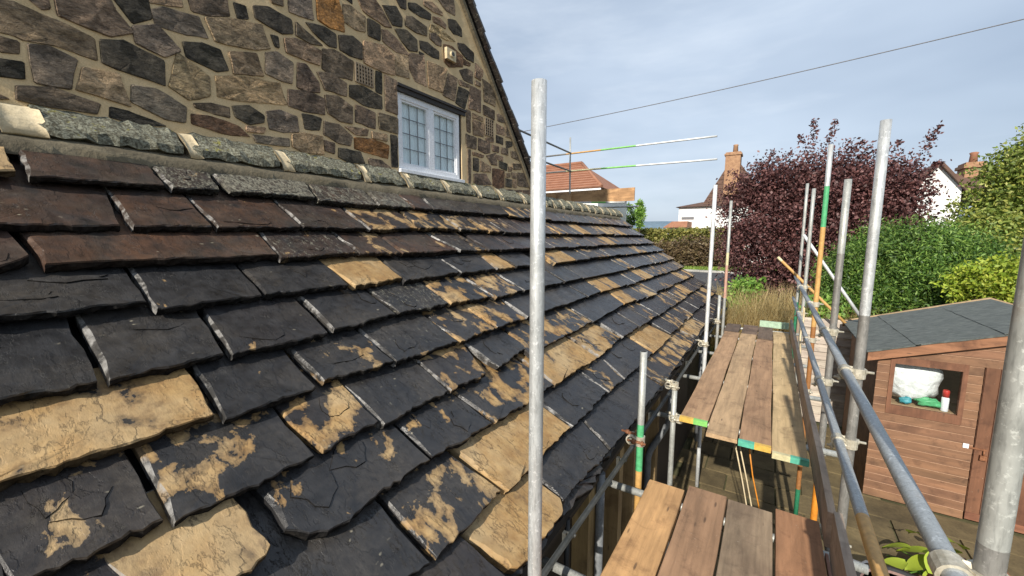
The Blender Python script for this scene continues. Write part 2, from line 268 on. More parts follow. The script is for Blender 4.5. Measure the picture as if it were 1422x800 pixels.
# ------------------------------------------------------------------ mesh helpers
def tag(o, label=None, cat=None, group=None, kind=None):
    if label: o['label'] = label
    if cat: o['category'] = cat
    if group: o['group'] = group
    if kind: o['kind'] = kind
    return o
def empty(name, loc=(0, 0, 0), label=None, cat=None, group=None, rz=0):
    o = bpy.data.objects.new(name, None); C.objects.link(o); o.location = loc; o.rotation_euler.z = rz; o.empty_display_size = .1
    return tag(o, label, cat, group)
class MB:
    """collects shapes; build() links them as ONE mesh object"""
    def __init__(s): s.v, s.f, s.mi, s.sm = [], [], [], []
    def add(s, vs, fs, mi=0, smooth=False):
        b = len(s.v); s.v += [tuple(v) for v in vs]
        for f in fs: s.f.append(tuple(b+i for i in f)); s.mi.append(mi); s.sm.append(smooth)
    def box(s, x0, x1, y0, y1, z0, z1, mi=0, jit=0):
        vs = [Vector((x, y, z)) + (Vector((random.uniform(-jit, jit) for _ in range(3))) if jit else Vector()) for x in (x0, x1) for y in (y0, y1) for z in (z0, z1)]
        s.add(vs, [(0, 1, 3, 2), (4, 6, 7, 5), (0, 4, 5, 1), (2, 3, 7, 6), (0, 2, 6, 4), (1, 5, 7, 3)], mi)
    def hexa(s, v8, mi=0):
        """8 corners: bottom ring 0-3, top ring 4-7, counter-clockwise from above"""
        s.add(v8, [(3, 2, 1, 0), (4, 5, 6, 7), (0, 1, 5, 4), (1, 2, 6, 5), (2, 3, 7, 6), (3, 0, 4, 7)], mi)
    def bar(s, a, b, wd, th, up=(0, 0, 1), mi=0):
        a, b = Vector(a), Vector(b); d = (b-a).normalized(); u = Vector(up); r = d.cross(u).normalized(); u = r.cross(d)
        r, u = r*wd/2, u*th/2
        s.hexa([a-r-u, a+r-u, b+r-u, b-r-u, a-r+u, a+r+u, b+r+u, b-r+u], mi)
    def tube(s, pts, rs, n=14, mi=0, cap=True, hollow=0, mis=None):
        pts = [Vector(p) for p in pts]
        if not hasattr(rs, '__len__'): rs = [rs]*len(pts)
        b = len(s.v); k = len(pts)
        d0 = (pts[1]-pts[0]).normalized(); ref = Vector((0, 0, 1)) if abs(d0.z) < .9 else Vector((0, 1, 0))
        for i, p in enumerate(pts):
            d = (pts[min(i+1, k-1)]-pts[max(i-1, 0)]).normalized()
            x = ref.cross(d).normalized(); y = d.cross(x); ref = y if abs(d.dot(y)) < .9 else ref
            for j in range(n):
                a = 2*math.pi*j/n; s.v.append(tuple(p+(x*math.cos(a)+y*math.sin(a))*rs[i]))
        for i in range(k-1):
            m = mis[i] if mis else mi
            for j in range(n):
                s.f.append((b+i*n+j, b+i*n+(j+1) % n, b+(i+1)*n+(j+1) % n, b+(i+1)*n+j)); s.mi.append(m); s.sm.append(True)
        if cap:
            s.f.append(tuple(b+j for j in reversed(range(n)))); s.mi.append(mis[0] if mis else mi); s.sm.append(False)
            s.f.append(tuple(b+(k-1)*n+j for j in range(n))); s.mi.append(mis[-1] if mis else mi); s.sm.append(False)
    def lathe(s, prof, c=(0, 0, 0), n=20, mi=0):
        b = len(s.v); c = Vector(c)
        for r, z in prof:
            for j in range(n):
                a = 2*math.pi*j/n; s.v.append(tuple(c+Vector((r*math.cos(a), r*math.sin(a), z))))
        for i in range(len(prof)-1):
            for j in range(n): s.f.append((b+i*n+j, b+i*n+(j+1) % n, b+(i+1)*n+(j+1) % n, b+(i+1)*n+j)); s.mi.append(mi); s.sm.append(True)
        s.f.append(tuple(b+j for j in reversed(range(n)))); s.mi.append(mi); s.sm.append(False)
        s.f.append(tuple(b+(len(prof)-1)*n+j for j in range(n))); s.mi.append(mi); s.sm.append(False)
    def mesh(s, name, mats):
        me = bpy.data.meshes.new(name); me.from_pydata(s.v, [], s.f)
        for m in (mats if isinstance(mats, (list, tuple)) else [mats]): me.materials.append(m)
        me.polygons.foreach_set('material_index', s.mi); me.polygons.foreach_set('use_smooth', s.sm); me.update(); return me
    def build(s, name, mats, parent=None, color=None, bevel=0):
        o = bpy.data.objects.new(name, s.mesh(name, mats)); C.objects.link(o)
        if parent is not None:
            o.parent = parent; o.matrix_parent_inverse = Matrix.LocRotScale(parent.location, parent.rotation_euler, None).inverted() if parent.type == 'EMPTY' and parent.parent is None else Matrix()
        if color: o.color = (*color, 1)
        if bevel:
            md = o.modifiers.new('bevel', 'BEVEL'); md.width = bevel; md.segments = 2; md.limit_method = 'ANGLE'
        return o
def jc(c, a=.12):
    k = 1+random.uniform(-a, a); return tuple(max(0, x*k*(1+random.uniform(-a, a)*.18)) for x in c)

# ------------------------------------------------------------------ THE HOUSE
XW, EX, EZ = -3.5, -.80, -1.40          # gable wall plane, eave edge of the lean-to roof
ca, sa = math.cos(SLOPE), math.sin(SLOPE)
def rp(y, s, h=0):                      # point on the roof: along the eave, up the slope, above the surface
    return Vector((EX-s*ca+h*sa, y, EZ+s*sa+h*ca))
RN = Vector((math.tan(SLOPE), 0, 1)); RC = RN.x*EX+EZ
def ys(q):
    d = ray(*q); p = d*(RC/d.dot(RN)); return p.y, (EX-p.x)/ca
house = empty('stone_house', (XW, 3, -3.5), 'old stone house with leaded gable window and a dark stone-slate lean-to roof', 'house')

# --- stones of the gable, outlines as they lie in the wall
K = dict(k=(.066, .054, .037), d=(.21, .15, .098), b=(.345, .235, .145), t=(.47, .325, .18), o=(.37, .165, .045), g=(.27, .215, .155), r=(.20, .105, .055))
CROP = {1: (0, 0, 4.445), 2: (180, 0, 4), 3: (340, 0, 3.636), 4: (520, 0, 5), 5: (620, 130, 5), 6: (380, 120, 5.717), 0: (0, 0, 1)}
STONES = '''1b 0,10 90,20 250,95 400,150 570,235 590,350 540,355 400,300 250,260 150,245 90,215 0,190
1d 120,0 290,0 300,45 260,55
1d 340,0 650,0 700,60 790,160 785,210 700,220 600,190 450,130 350,65
0k 157.5,-4 203.7,-4 208.7,25 195,29 181,29
1d 0,225 100,255 110,330 0,310
1k 0,355 140,385 135,485 0,455
1g 180,280 300,290 470,370 440,540 350,530 220,505 200,400
0k 139.5,57 166,57 180,62 227,85 228.7,107 217,116 180,101 168,97 144,88
1t 510,425 700,450 740,480 780,590 770,650 700,620 500,570 490,500
1d 110,530 240,540 400,570 610,640 600,700 500,690 330,660 110,620
1d 0,545 50,610 0,620
0k 153,150 172,154 205,165 230,175 200,174 153,163
2g 15,480 100,490 200,530 310,600 300,680 200,660 80,600 15,570
2g 20,150 100,140 200,190 265,260 250,295 190,315 100,270 25,225
2b 120,0 280,0 290,40 200,25 110,15
2g 120,60 200,45 380,95 430,215 300,185 180,150 140,115
2d 320,0 540,0 550,90 450,85 350,65
2k 580,20 640,35 655,105 600,100
2b 420,100 560,110 700,130 740,165 775,270 700,275 600,255 480,230
2k 300,235 400,245 500,280 545,390 480,395 380,350 310,300
2t 250,320 320,335 440,430 440,530 360,550 280,520 220,480
2b 555,290 700,300 740,420 600,415 570,380
0t 300,106 330,107 380,114 390,121 395,137 392,146 335,140 305,136 302,125
2d 360,575 460,580 550,600 550,655 460,625 370,600
2r 345,635 450,650 600,700 645,740 640,758 500,735 350,690
2k 575,590 660,590 740,640 740,680 660,688 590,650
2b 650,700 750,710 740,740 650,730
3g 40,680 220,700 220,740 60,720
3k 45,30 120,40 230,100 240,170 180,165 100,120 50,85
3g 220,0 330,0 345,100 250,70 220,40
3o 360,0 460,0 490,80 500,160 430,140 370,100
3b 495,25 530,30 605,85 605,160 560,150 500,110
3d 110,0 190,0 190,30 140,15
3k 130,180 165,190 170,240 150,230
3b 200,195 260,200 385,260 375,330 300,300 210,265
3d 255,120 290,140 390,230 330,220 260,180
3k 310,115 400,140 455,175 460,240 420,230 350,170
3g 105,270 160,265 240,320 235,420 180,405 105,370
3d 265,320 310,330 370,420 375,465 320,460 265,440
3d 395,250 450,255 545,310 540,405 460,385 390,345
3d 365,365 420,370 510,420 510,485 440,465 390,425
3k 475,180 540,185 590,225 590,300 530,280 480,250
3t 600,210 700,230 750,280 755,380 690,360 600,315
3k 620,95 680,130 680,205 640,190 620,150
3b 560,0 640,0 690,50 740,140 700,130 600,60
3k 700,25 760,35 790,90 790,135 745,125 710,60
3d 220,455 300,460 400,500 400,580 300,560 220,535
3d 405,480 470,490 540,540 540,625 480,610 420,570
3k 530,430 600,440 690,490 690,550 600,530 530,490
3k 660,360 690,370 690,475 660,460
3b 705,380 765,410 770,580 710,555
3d 560,530 655,570 655,650 560,615
3d 675,570 770,600 770,675 680,650
3g 110,565 180,560 260,590 270,665 200,665 125,650
3k 290,575 385,600 375,655 305,650
3t 240,680 300,675 390,690 395,780 300,770 240,740
3d 400,615 470,630 540,690 530,735 470,720 400,680
3b 505,640 600,650 620,665 615,685 560,680
3b 640,665 715,680 715,715 645,700
3o 555,695 640,705 725,735 720,800 640,775 555,750
6k 925,390 980,405 985,640 935,635
3d 400,710 450,725 450,775 405,760
6k 520,490 640,510 700,560 720,615 600,600 515,560
6d 755,570 850,590 930,650 870,655 760,625
3k 470,0 540,0 540,18
4k 135,0 215,0 215,65 180,50
4k 235,20 290,30 390,100 385,140 320,115 240,65
4d 215,115 260,120 360,190 360,250 290,225 215,180
4b 50,210 90,215 150,270 215,350 215,380 150,360 60,290
4k 140,205 220,215 290,280 295,355 240,350 190,290
4d 385,235 420,235 460,280 460,320 430,310 385,270
4k 315,285 370,300 445,360 445,410 400,395 320,340
4r 480,310 540,330 610,390 610,465 520,465 485,430
4k 575,300 620,310 685,370 685,435 640,410 585,340
4k 510,135 560,145 600,200 605,255 550,235 515,190
4d 420,0 540,0 555,60 555,105 500,75
4b 340,10 400,20 470,90 470,110 400,75 345,40
4b 405,115 450,130 495,175 490,200 410,155
4t 390,170 450,195 560,290 500,280 380,215
4b 235,375 340,385 360,600 280,560 245,480
4t 365,430 500,480 470,640 375,605
4d 510,515 575,550 555,700 475,660
4k 585,605 655,640 625,755 562,712
4t 125,370 230,390 240,545 150,520
4d 590,490 640,480 680,500 680,585 620,555
4b 665,600 735,630 735,780 650,750
4d 750,550 800,590 835,660 835,740 760,700
4d 755,730 830,770 830,835 755,795
4r 620,410 665,440 660,460 620,450
4b 700,500 740,530 735,560 695,535
4b 585,555 660,590 650,610 590,590
4d 700,560 735,580 735,605 700,590
4k 310,360 340,375 340,395 315,380
4b 700,440 750,490 750,530 700,495
5d 135,115 165,125 165,270 140,260
5b 180,135 250,165 250,195 180,170
5b 180,180 255,210 255,300 185,285
5d 135,280 205,310 205,385 140,370
5d 220,310 300,345 300,410 270,415 220,390
5d 275,430 340,415 350,500 310,490
5k 185,450 220,455 220,540 185,530
5b 235,465 305,510 305,545 235,540
5b 180,405 260,430 250,445 185,430
5d 145,390 165,390 165,625 145,625
5d 190,560 270,560 300,610 300,635 190,630
5r 320,520 400,535 400,650 360,660 320,635
5k 345,290 390,310 390,355 345,340
5d 315,355 360,370 360,410 320,400
5k 365,470 420,490 415,535 365,510
5k 410,330 450,335 455,365 415,380
5d 445,400 500,410 525,450 520,475 450,440
5d 380,375 425,385 425,430 380,415
5d 455,485 515,490 515,530 460,525
5d 495,550 580,560 580,655 495,640
5k 410,590 450,600 450,650 410,645
5b 460,600 485,600 485,655 460,650
5d 380,665 520,670 520,700 400,685
5d 525,670 580,670 580,705 525,700
5d 530,490 570,535 530,530
5d 350,140 400,160 420,210 355,190
5b 345,210 400,240 400,290 350,280
5d 410,220 460,280 450,310 410,300
5d 410,555 440,555 440,580 410,580
5d 450,550 485,555 485,590 455,585
5b 430,510 450,510 450,540 430,540
5d 270,305 325,310 325,340 275,330
5b 350,430 390,440 390,470 355,460'''
def smooth_poly(p, it=1):
    for _ in range(it):
        q = []
        for i in range(len(p)):
            a, b = p[i], p[(i+1) % len(p)]; L_ = (b-a).length
            k = min(.22, .008/max(L_, 1e-6)); q += [a.lerp(b, k), a.lerp(b, 1-k)]
        p = q
    return p
gable = MB()
WY0, WY1, WZ0, WZ1 = 3.155, 4.225, .735, 1.61      # window opening
def gz(y): return 2.95-1.205*(y-4.245)             # underside of the gable verge
YA = -1.1                                          # apex of the gable, out of the picture
def wallslab(poly):                                # thick piece of wall from an outline (y, z)
    n = len(poly); f = [(XW, y, z) for y, z in poly]; b = [(XW-.45, y, z) for y, z in poly]
    gable.add(f+b, [tuple(range(n)), tuple(reversed(range(n, 2*n)))]+[(i, n+i, n+(i+1) % n, (i+1) % n) for i in range(n)])
wallslab([(-3.2, -3.5), (WY0, -3.5), (WY0, gz(WY0)), (YA, gz(YA)), (-3.2, gz(YA)-2.4)])
wallslab([(WY0, -3.5), (WY1, -3.5), (WY1, WZ0), (WY0, WZ0)])
wallslab([(WY0, WZ1), (WY1, WZ1), (WY1, gz(WY1)), (WY0, gz(WY0))])
wallslab([(WY1, -3.5), (6.12, -3.5), (6.12, gz(6.12)), (WY1, gz(WY1))])
gable_o = gable.build('gable_wall', MORTAR, house)
def square_up(p):
    """turn nicked corners back into real ones where the sides meet close by"""
    p = [Vector(v) for v in p]
    while len(p) > 4:
        best = None; n = len(p)
        for i in range(n):
            a, b, c, d = p[i-1], p[i], p[(i+1) % n], p[(i+2) % n]; u, v = b-a, c-d; den = u.x*v.y-u.y*v.x
            if abs(den) < 1e-7: continue
            w_ = d-a; t = (w_.x*v.y-w_.y*v.x)/den; q = a+u*t; k = (w_.x*u.y-w_.y*u.x)/den
            if t <= 1 or k <= 1: continue
            dist = max((q-b).length, (q-c).length)
            if dist < .075 and (best is None or dist < best[0]): best = (dist, i, q)
        if best is None: break
        _, i, q = best; n = len(p); j = (i+1) % n; p[i] = q.lerp((p[i]+p[j])/2, .22); p.pop(j)
    return p
def stone(poly, color, name='stone', proud=None):
    """poly: list of 2-D Vectors (y, z) in the wall"""
    c = sum(poly, Vector((0, 0)))/len(poly); A = sum(poly[i].cross(poly[i-1]) if False else (poly[i-1].x*poly[i].y-poly[i].x*poly[i-1].y) for i in range(len(poly)))
    if A < 0: poly = poly[::-1]
    poly = [p+(p-c).normalized()*.011 for p in poly]
    rag = []
    for i in range(len(poly)):
        a, b = poly[i], poly[(i+1) % len(poly)]; k_ = max(1, int((b-a).length/.07)); nv = Vector((-(b-a).y, (b-a).x)).normalized()
        rag += [a.lerp(b, j/k_)+(nv*random.uniform(-.006, .005) if j else Vector((0, 0))) for j in range(k_)]
    q = smooth_poly(rag); n = len(q); pr = proud or random.uniform(.007, .014)
    size = math.sqrt(abs(A)/2)
    r0 = q; r1 = [c+(p-c)*(1-min(.08, .007/max(size, .03))) for p in q]; r2 = [c+(p-c)*.55 for p in q]
    jz = lambda a: random.uniform(-a, a)
    va = [(XW-.02, p.x, p.y) for p in r0]+[(XW+pr*.35, p.x+jz(.003), p.y+jz(.003)) for p in r0]
    vr1 = [(XW+pr+jz(.002), p.x, p.y) for p in r1]
    vb = vr1+[(XW+pr+jz(.004), p.x, p.y) for p in r2]+[(XW+pr+jz(.004), c.x, c.y)]
    m = MB(); m.add(va+vr1, [(r*n+i, r*n+(i+1) % n, (r+1)*n+(i+1) % n, (r+1)*n+i) for r in range(2) for i in range(n)])
    m.add(vb, [(i, (i+1) % n, n+(i+1) % n, n+i) for i in range(n)]+[(n+i, n+(i+1) % n, 2*n) for i in range(n)], smooth=True); return m.build(name, STONE, gable_o, color)
stone_boxes = []
for ln in STONES.split('\n'):
    h, *ps = ln.split(); ox, oy, sc = CROP[int(h[0])]
    P = [onx((ox+float(a)/sc, oy+float(b)/sc), XW) for a, b in (p.split(',') for p in ps)]
    q = [Vector((p.y, p.z)) for p in P]
    if h[0] == '1':                                  # stones the frame cuts carry on to the left
        q = [Vector((p.x-.07, p.y-.01)) if float(s.split(',')[0]) == 0 else p for p, s in zip(q, ps)]
    q = [Vector((p.x, p.y+.05)) if 0 <= float(s.split(',')[1]) < .5 and h[0] in '1234' else p for p, s in zip(q, ps)]
    col = jc(K[h[1]], .22); stone(square_up(q), col)
    stone_boxes.append((min(p.x for p in q), max(p.x for p in q), min(p.y for p in q), max(p.y for p in q)))
# coursed filling beyond the picture's edge (left of it and above it)
z = .72
while z < 4.4:
    hgt = random.uniform(.13, .22); y = -1.6
    while y < 5.2:
        wd = random.uniform(.16, .40); y1 = y+wd-.025; z1 = z+hgt-.025
        above = z > 1.30+(y-.47)*.456 or y1 < .40
        free = all(y1 < a-.01 or y > b+.01 or z1 < c_-.01 or z > d+.01 for a, b, c_, d in stone_boxes)
        if above and free and z1 < gz(y1)-.12 and z < 3.6:
            stone([Vector((y+random.uniform(0, .02), z)), Vector((y1, z+random.uniform(-.01, .02))), Vector((y1-random.uniform(0, .02), z1)), Vector((y, z1-random.uniform(0, .02)))], jc(K[random.choice('kdddbbtg')], .2))
        y += wd
    z += hgt
# --- air bricks and the small square vent
def quad_yz(crop, pts):
    ox, oy, sc = CROP[crop]; return [onx((ox+a/sc, oy+b/sc), XW) for a, b in pts]
def airbrick(p4, nx, nz, mat, col):
    y0 = (p4[0].y+p4[3].y)/2; y1 = (p4[1].y+p4[2].y)/2; z1 = (p4[0].z+p4[1].z)/2; z0 = (p4[2].z+p4[3].z)/2; m = MB()
    m.box(XW-.03, XW+.004, y0, y1, z0, z1, 1)
    for i in range(nx+1):
        y = y0+(y1-y0)*i/nx; m.box(XW+.003, XW+.016, y-.007, y+.007, z0, z1)
    for i in range(nz+1):
        zz = z0+(z1-z0)*i/nz; m.box(XW+.002, XW+.014, y0, y1, zz-.007, zz+.007)
    m.build('air_brick', [mat, BLACKROOM], gable_o)
airbrick(quad_yz(3, [(555, 318), (640, 350), (645, 440), (560, 415)]), 6, 5, TERRA, None)
airbrick(quad_yz(5, [(265, 170), (320, 190), (320, 300), (265, 290)]), 4, 6, TERRA, None)
p4 = quad_yz(4, [(482, 330), (545, 345), (540, 445), (488, 420)])
m = MB(); y0, y1, z0, z1 = p4[0].y, p4[1].y, p4[2].z+.01, p4[0].z
m.box(XW, XW+.05, y0, y1, z0, z1); m.tube([(XW+.045, (y0+y1)/2, (z0+z1)/2), (XW+.075, (y0+y1)/2, (z0+z1)/2)], .034, 14, 0); m.tube([(XW+.07, (y0+y1)/2, (z0+z1)/2), (XW+.0765, (y0+y1)/2, (z0+z1)/2)], .025, 14, 1)
m.build('vent_cowl', [CREAM, GUTTER], gable_o)
# --- the leaded window
win = MB(); fx = XW-.035
def fr(y0, y1, z0, z1, x0=fx-.05, x1=fx+.02): win.box(x0, x1, y0, y1, z0, z1)
fr(WY0+.012, WY0+.07, WZ0+.004, WZ1-.05); fr(WY1-.085, WY1-.03, WZ0+.004, WZ1-.05)
fr(WY0+.07, WY1-.085, WZ1-.115, WZ1-.05); fr(WY0+.07, WY1-.085, WZ0+.004, WZ0+.075)
ym = (WY0+WY1)/2-.005; fr(ym-.045, ym+.045, WZ0+.075, WZ1-.115)
window = win.build('window', UPVC, house, bevel=.006)
m = MB(); m.box(fx+.02, fx+.075, WY0-.01, WY1+.01, WZ0-.028, WZ0+.012); m.build('sill', UPVC, window, bevel=.005)
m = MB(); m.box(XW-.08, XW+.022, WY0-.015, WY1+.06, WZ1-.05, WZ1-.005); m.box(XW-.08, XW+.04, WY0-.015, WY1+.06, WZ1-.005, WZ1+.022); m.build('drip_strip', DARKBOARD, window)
m = MB(); m.box(XW-.12, XW-.012, WY1-.03, WY1+.03, WZ0-.02, WZ1-.05); m.build('jamb_strip', DARKBOARD, window)
for a, b in ((WY0+.07, ym-.045), (ym+.045, WY1-.085)):
    z0, z1 = WZ0+.075, WZ1-.115
    m = MB(); f_ = .018
    for q in ((a, a+f_, z0, z1), (b-f_, b, z0, z1), (a+f_, b-f_, z0, z0+f_), (a+f_, b-f_, z1-f_, z1)): m.box(fx-.03, fx+.008, *q)
    m.build('casement', UPVC, window)
    m = MB(); m.box(fx-.022, fx-.018, a+f_, b-f_, z0+f_, z1-f_); m.build('pane', GLASS, window)
    m = MB()
    for i in (1, 2): y = a+f_+(b-a-2*f_)*i/3; m.box(fx-.0175, fx-.013, y-.004, y+.004, z0+f_, z1-f_)
    for i in (1, 2, 3): zz = z0+f_+(z1-z0-2*f_)*i/4; m.box(fx-.0172, fx-.0125, a+f_, b-f_, zz-.004, zz+.004)
    m.build('lead_came', LEAD, window)
    m = MB(); N = 26                                    # net curtain in soft folds
    vs = [(fx-.040+.008*math.sin(i*1.9)+.006*math.sin(i*4.1), a-.02+(b-a+.04)*i/N, zz) for zz in (z0-.05, z1+.05) for i in range(N+1)]
    m.add(vs, [(i, i+1, N+2+i, N+1+i) for i in range(N)], smooth=True); m.build('curtain', CURTAIN, window)
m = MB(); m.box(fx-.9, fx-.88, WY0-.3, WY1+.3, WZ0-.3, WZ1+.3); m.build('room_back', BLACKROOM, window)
# --- main roof behind the gable, seen along its verge
m = MB(); d = Vector((0, 1, -1.205)).normalized(); nrm = Vector((0, 1.205, 1)).normalized()
a = Vector((XW+.03, YA, gz(YA)+.03)); b = Vector((XW+.03, 6.40, gz(6.40)+.03)); back = Vector((-9, 0, 0)); t_ = nrm*.05
m.hexa([a, b, b+back, a+back, a+t_, b+t_, b+back+t_, a+back+t_]); m.build('main_roof', SLATE_D, house, (0, .3, 0))
vl = (b-a).length; s_ = 0
while s_ < vl-.1:
    L_ = random.uniform(.20, .30); m = MB(); p = a+d*s_; q = a+d*min(vl, s_+L_+.06)
    o_ = Vector((random.uniform(.05, .085), 0, 0)); th = random.uniform(.026, .042)
    k0 = nrm*(.055+.028); k1 = nrm*.058
    m.hexa([p+o_+k1*.0+nrm*.052, q+o_+nrm*.078, q-Vector((.4, 0, 0))+nrm*.078, p-Vector((.4, 0, 0))+nrm*.052,
            p+o_+nrm*(.052+th), q+o_+nrm*(.078+th), q-Vector((.4, 0, 0))+nrm*(.078+th), p-Vector((.4, 0, 0))+nrm*(.052+th)])
    m.build('verge_slate', SLATE, house, (.15, .5, .2)); s_ += L_
m = MB(); k = nrm*.03; m.hexa([a-nrm*.06+Vector((-.06, 0, 0)), b-nrm*.06+Vector((-.06, 0, 0)), b+Vector((-.06, 0, 0))-nrm*.002, a+Vector((-.06, 0, 0))-nrm*.002,
        a-nrm*.05+Vector((.012, 0, 0)), b-nrm*.05+Vector((.012, 0, 0)), b+Vector((.012, 0, 0))-nrm*.003, a+Vector((.012, 0, 0))-nrm*.003]); m.build('verge_mortar', FILLET, house)

# --- lean-to roof: stone slates
HALF = 10.25
roofbed = MB(); 
p = [rp(-1.6, -.02, -.185), rp(HALF-.05, -.02, -.185), rp(HALF-.05, 3.25, -.185), rp(-1.6, 3.25, -.185)]; q = [v-Vector((0, 0, .06)) for v in p]
roofbed.hexa([q[0], q[1], q[2], q[3], p[0], p[1], p[2], p[3]]); lean = roofbed.build('lean_to_roof', BLACKROOM, house)
GA = [0, .285, .585, .89, 1.19, 1.49, 1.82, 2.11, 2.43, 2.80, 3.11]       # tail of every course, from the eave up
def slate(y0, y1, s0, s1, head, sl0=0, sl1=0, yel=0, lich=.1, brn=0, thick=.036, near=True, rag=.011, round0=0, round1=0, lift=0):
    """tail corners (y0,s0) (y1,s1); sl*: sideways run of each side per metre up the slope"""
    nb = max(4, min(24, int((y1-y0)/.024))) if near else 5; nsd = 7 if near else 2
    if yel > .55 and lift > -.05: head = min(head, min(s0, s1)+gauge+.12)
    pts, kind = [], []
    H0, H1 = head-s0, head-s1
    ph = random.uniform(0, 9)
    def jag(t): return (math.sin(t*7+ph)*.5+math.sin(t*17+ph*2)*.3+random.uniform(-.6, .6))*rag
    for i in range(nb+1):                                # tail edge, left to right
        t = i/nb; s_ = s0+(s1-s0)*t+(jag(t) if 0 < i < nb else 0)
        if round0: s_ += round0*max(0, 1-t*(y1-y0)/(round0*1.5))**2
        if round1: s_ += round1*max(0, 1-(1-t)*(y1-y0)/(round1*1.5))**2
        pts.append(Vector((y0+(y1-y0)*t, s_))); kind.append(2)
    for i in range(1, nsd+1):
        t = i/nsd; pts.append(Vector((y1+sl1*H1*t+(random.uniform(-1, 1)*rag*.6 if i < nsd else 0), s1+(round1 if i == 0 else 0)+H1*t))); kind.append(3)
    for i in range(nsd, 0, -1):
        t = i/nsd; pts.append(Vector((y0+sl0*H0*t+(random.uniform(-1, 1)*rag*.7 if i < nsd else 0), s0+H0*t))); kind.append(1)
    kind[len(pts)-nsd-1] = 0
    n = len(pts); c = Vector((sum(p.x for p in pts)/n, sum(p.y for p in pts)/n))
    tilt = (.060 if gauge*0+s0 < 2.7 else .034)/(gauge if lift > -.05 else .5)               # head of the slate tucks under the course above
    warp = random.uniform(-.01, .01); hp = random.uniform(0, 6)
    def hh(p): return lift-(p.y-min(s0, s1))*tilt+warp*(p.x-c.x)/max(.1, y1-y0)
    r0, rm, r1, r2, r3 = [], [], [], [], []
    for i, p in enumerate(pts):
        d_ = (c-p); L_ = max(d_.length, 1e-4); d_ = d_/L_
        ins = random.uniform(.002, .007) if kind[i] != 1 else random.uniform(.006, .022)
        if not near: ins *= .55
        top = hh(p); drop = random.uniform(.001, .004) if kind[i] != 1 else random.uniform(.005, .013)
        und = random.uniform(-.006, .012)
        pb = p+Vector((0, und if kind[i] == 2 else 0))
        r0.append(rp(pb.x, pb.y+(.004 if kind[i] == 2 else 0), top-thick)); mo = random.uniform(-.008, .007) if kind[i] == 2 and near else 0
        rm.append(rp(p.x, p.y+mo, top-thick*random.uniform(.4, .65))); r1.append(rp(p.x, p.y, top-drop-thick*.1)); r2.append(rp(p.x+d_.x*ins, p.y+d_.y*ins, top+random.uniform(-.0015, .0015)))
        q = p+d_*min(.10, L_*.45); r3.append(rp(q.x, q.y, hh(q)+random.uniform(-.003, .004)))
    m = MB(); vs = r0+r1+r2+r3+[rp(c.x, c.y, hh(c))]; fs, mi = [], []
    for i in range(n):
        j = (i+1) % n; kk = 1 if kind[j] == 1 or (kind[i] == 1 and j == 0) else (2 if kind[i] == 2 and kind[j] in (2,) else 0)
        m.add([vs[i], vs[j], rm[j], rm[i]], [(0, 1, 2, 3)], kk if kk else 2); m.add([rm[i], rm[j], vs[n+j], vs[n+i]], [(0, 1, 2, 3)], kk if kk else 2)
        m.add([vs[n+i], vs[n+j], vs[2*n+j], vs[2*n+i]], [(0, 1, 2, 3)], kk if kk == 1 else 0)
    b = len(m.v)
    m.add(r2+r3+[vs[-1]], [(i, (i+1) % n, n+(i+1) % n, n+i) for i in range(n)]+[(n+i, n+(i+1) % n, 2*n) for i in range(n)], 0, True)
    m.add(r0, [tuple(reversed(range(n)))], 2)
    if near and lift > -.05:                              # thin flakes still clinging to the face
        g_ = min(head-min(s0, s1), .34); w_ = y1-y0
        for _ in range(random.choice((0, 0, 1, 1, 2))):
            rx, ry = random.uniform(.04, .15)*min(1, w_/.5), random.uniform(.03, .10)*min(1, g_/.3)
            cx = random.uniform(y0+rx+.02, max(y0+rx+.021, y1-rx-.02)); cy = min(s0, s1)+random.uniform(ry+.015, max(ry+.02, g_-ry)); N = 11; a0 = random.uniform(0, 6); th_ = random.uniform(.0025, .006)
            o_, i_ = [], []
            for q in range(N):
                a = a0+2*math.pi*q/N; k = random.uniform(.6, 1.15); p = Vector((cx+rx*k*math.cos(a), cy+ry*k*math.sin(a)))
                o_.append(rp(p.x, p.y, hh(p)-.003)); i_.append(rp(p.x-.004*math.cos(a), p.y-.004*math.sin(a), hh(p)+th_))
            m.add(o_+i_, [(q, (q+1) % N, N+(q+1) % N, N+q) for q in range(N)], 2); m.add(i_+[rp(cx, cy, hh(Vector((cx, cy)))+th_+.001)], [(q, (q+1) % N, N) for q in range(N)], 0)
    o = m.build('stone_slate', [SLATE, SLATE_P if random.random() < (.6 if near else .12) else SLATE, SLATE_D], lean); o.color = (yel if yel > .9 else .2+.75*yel, lich, brn, 1); return o
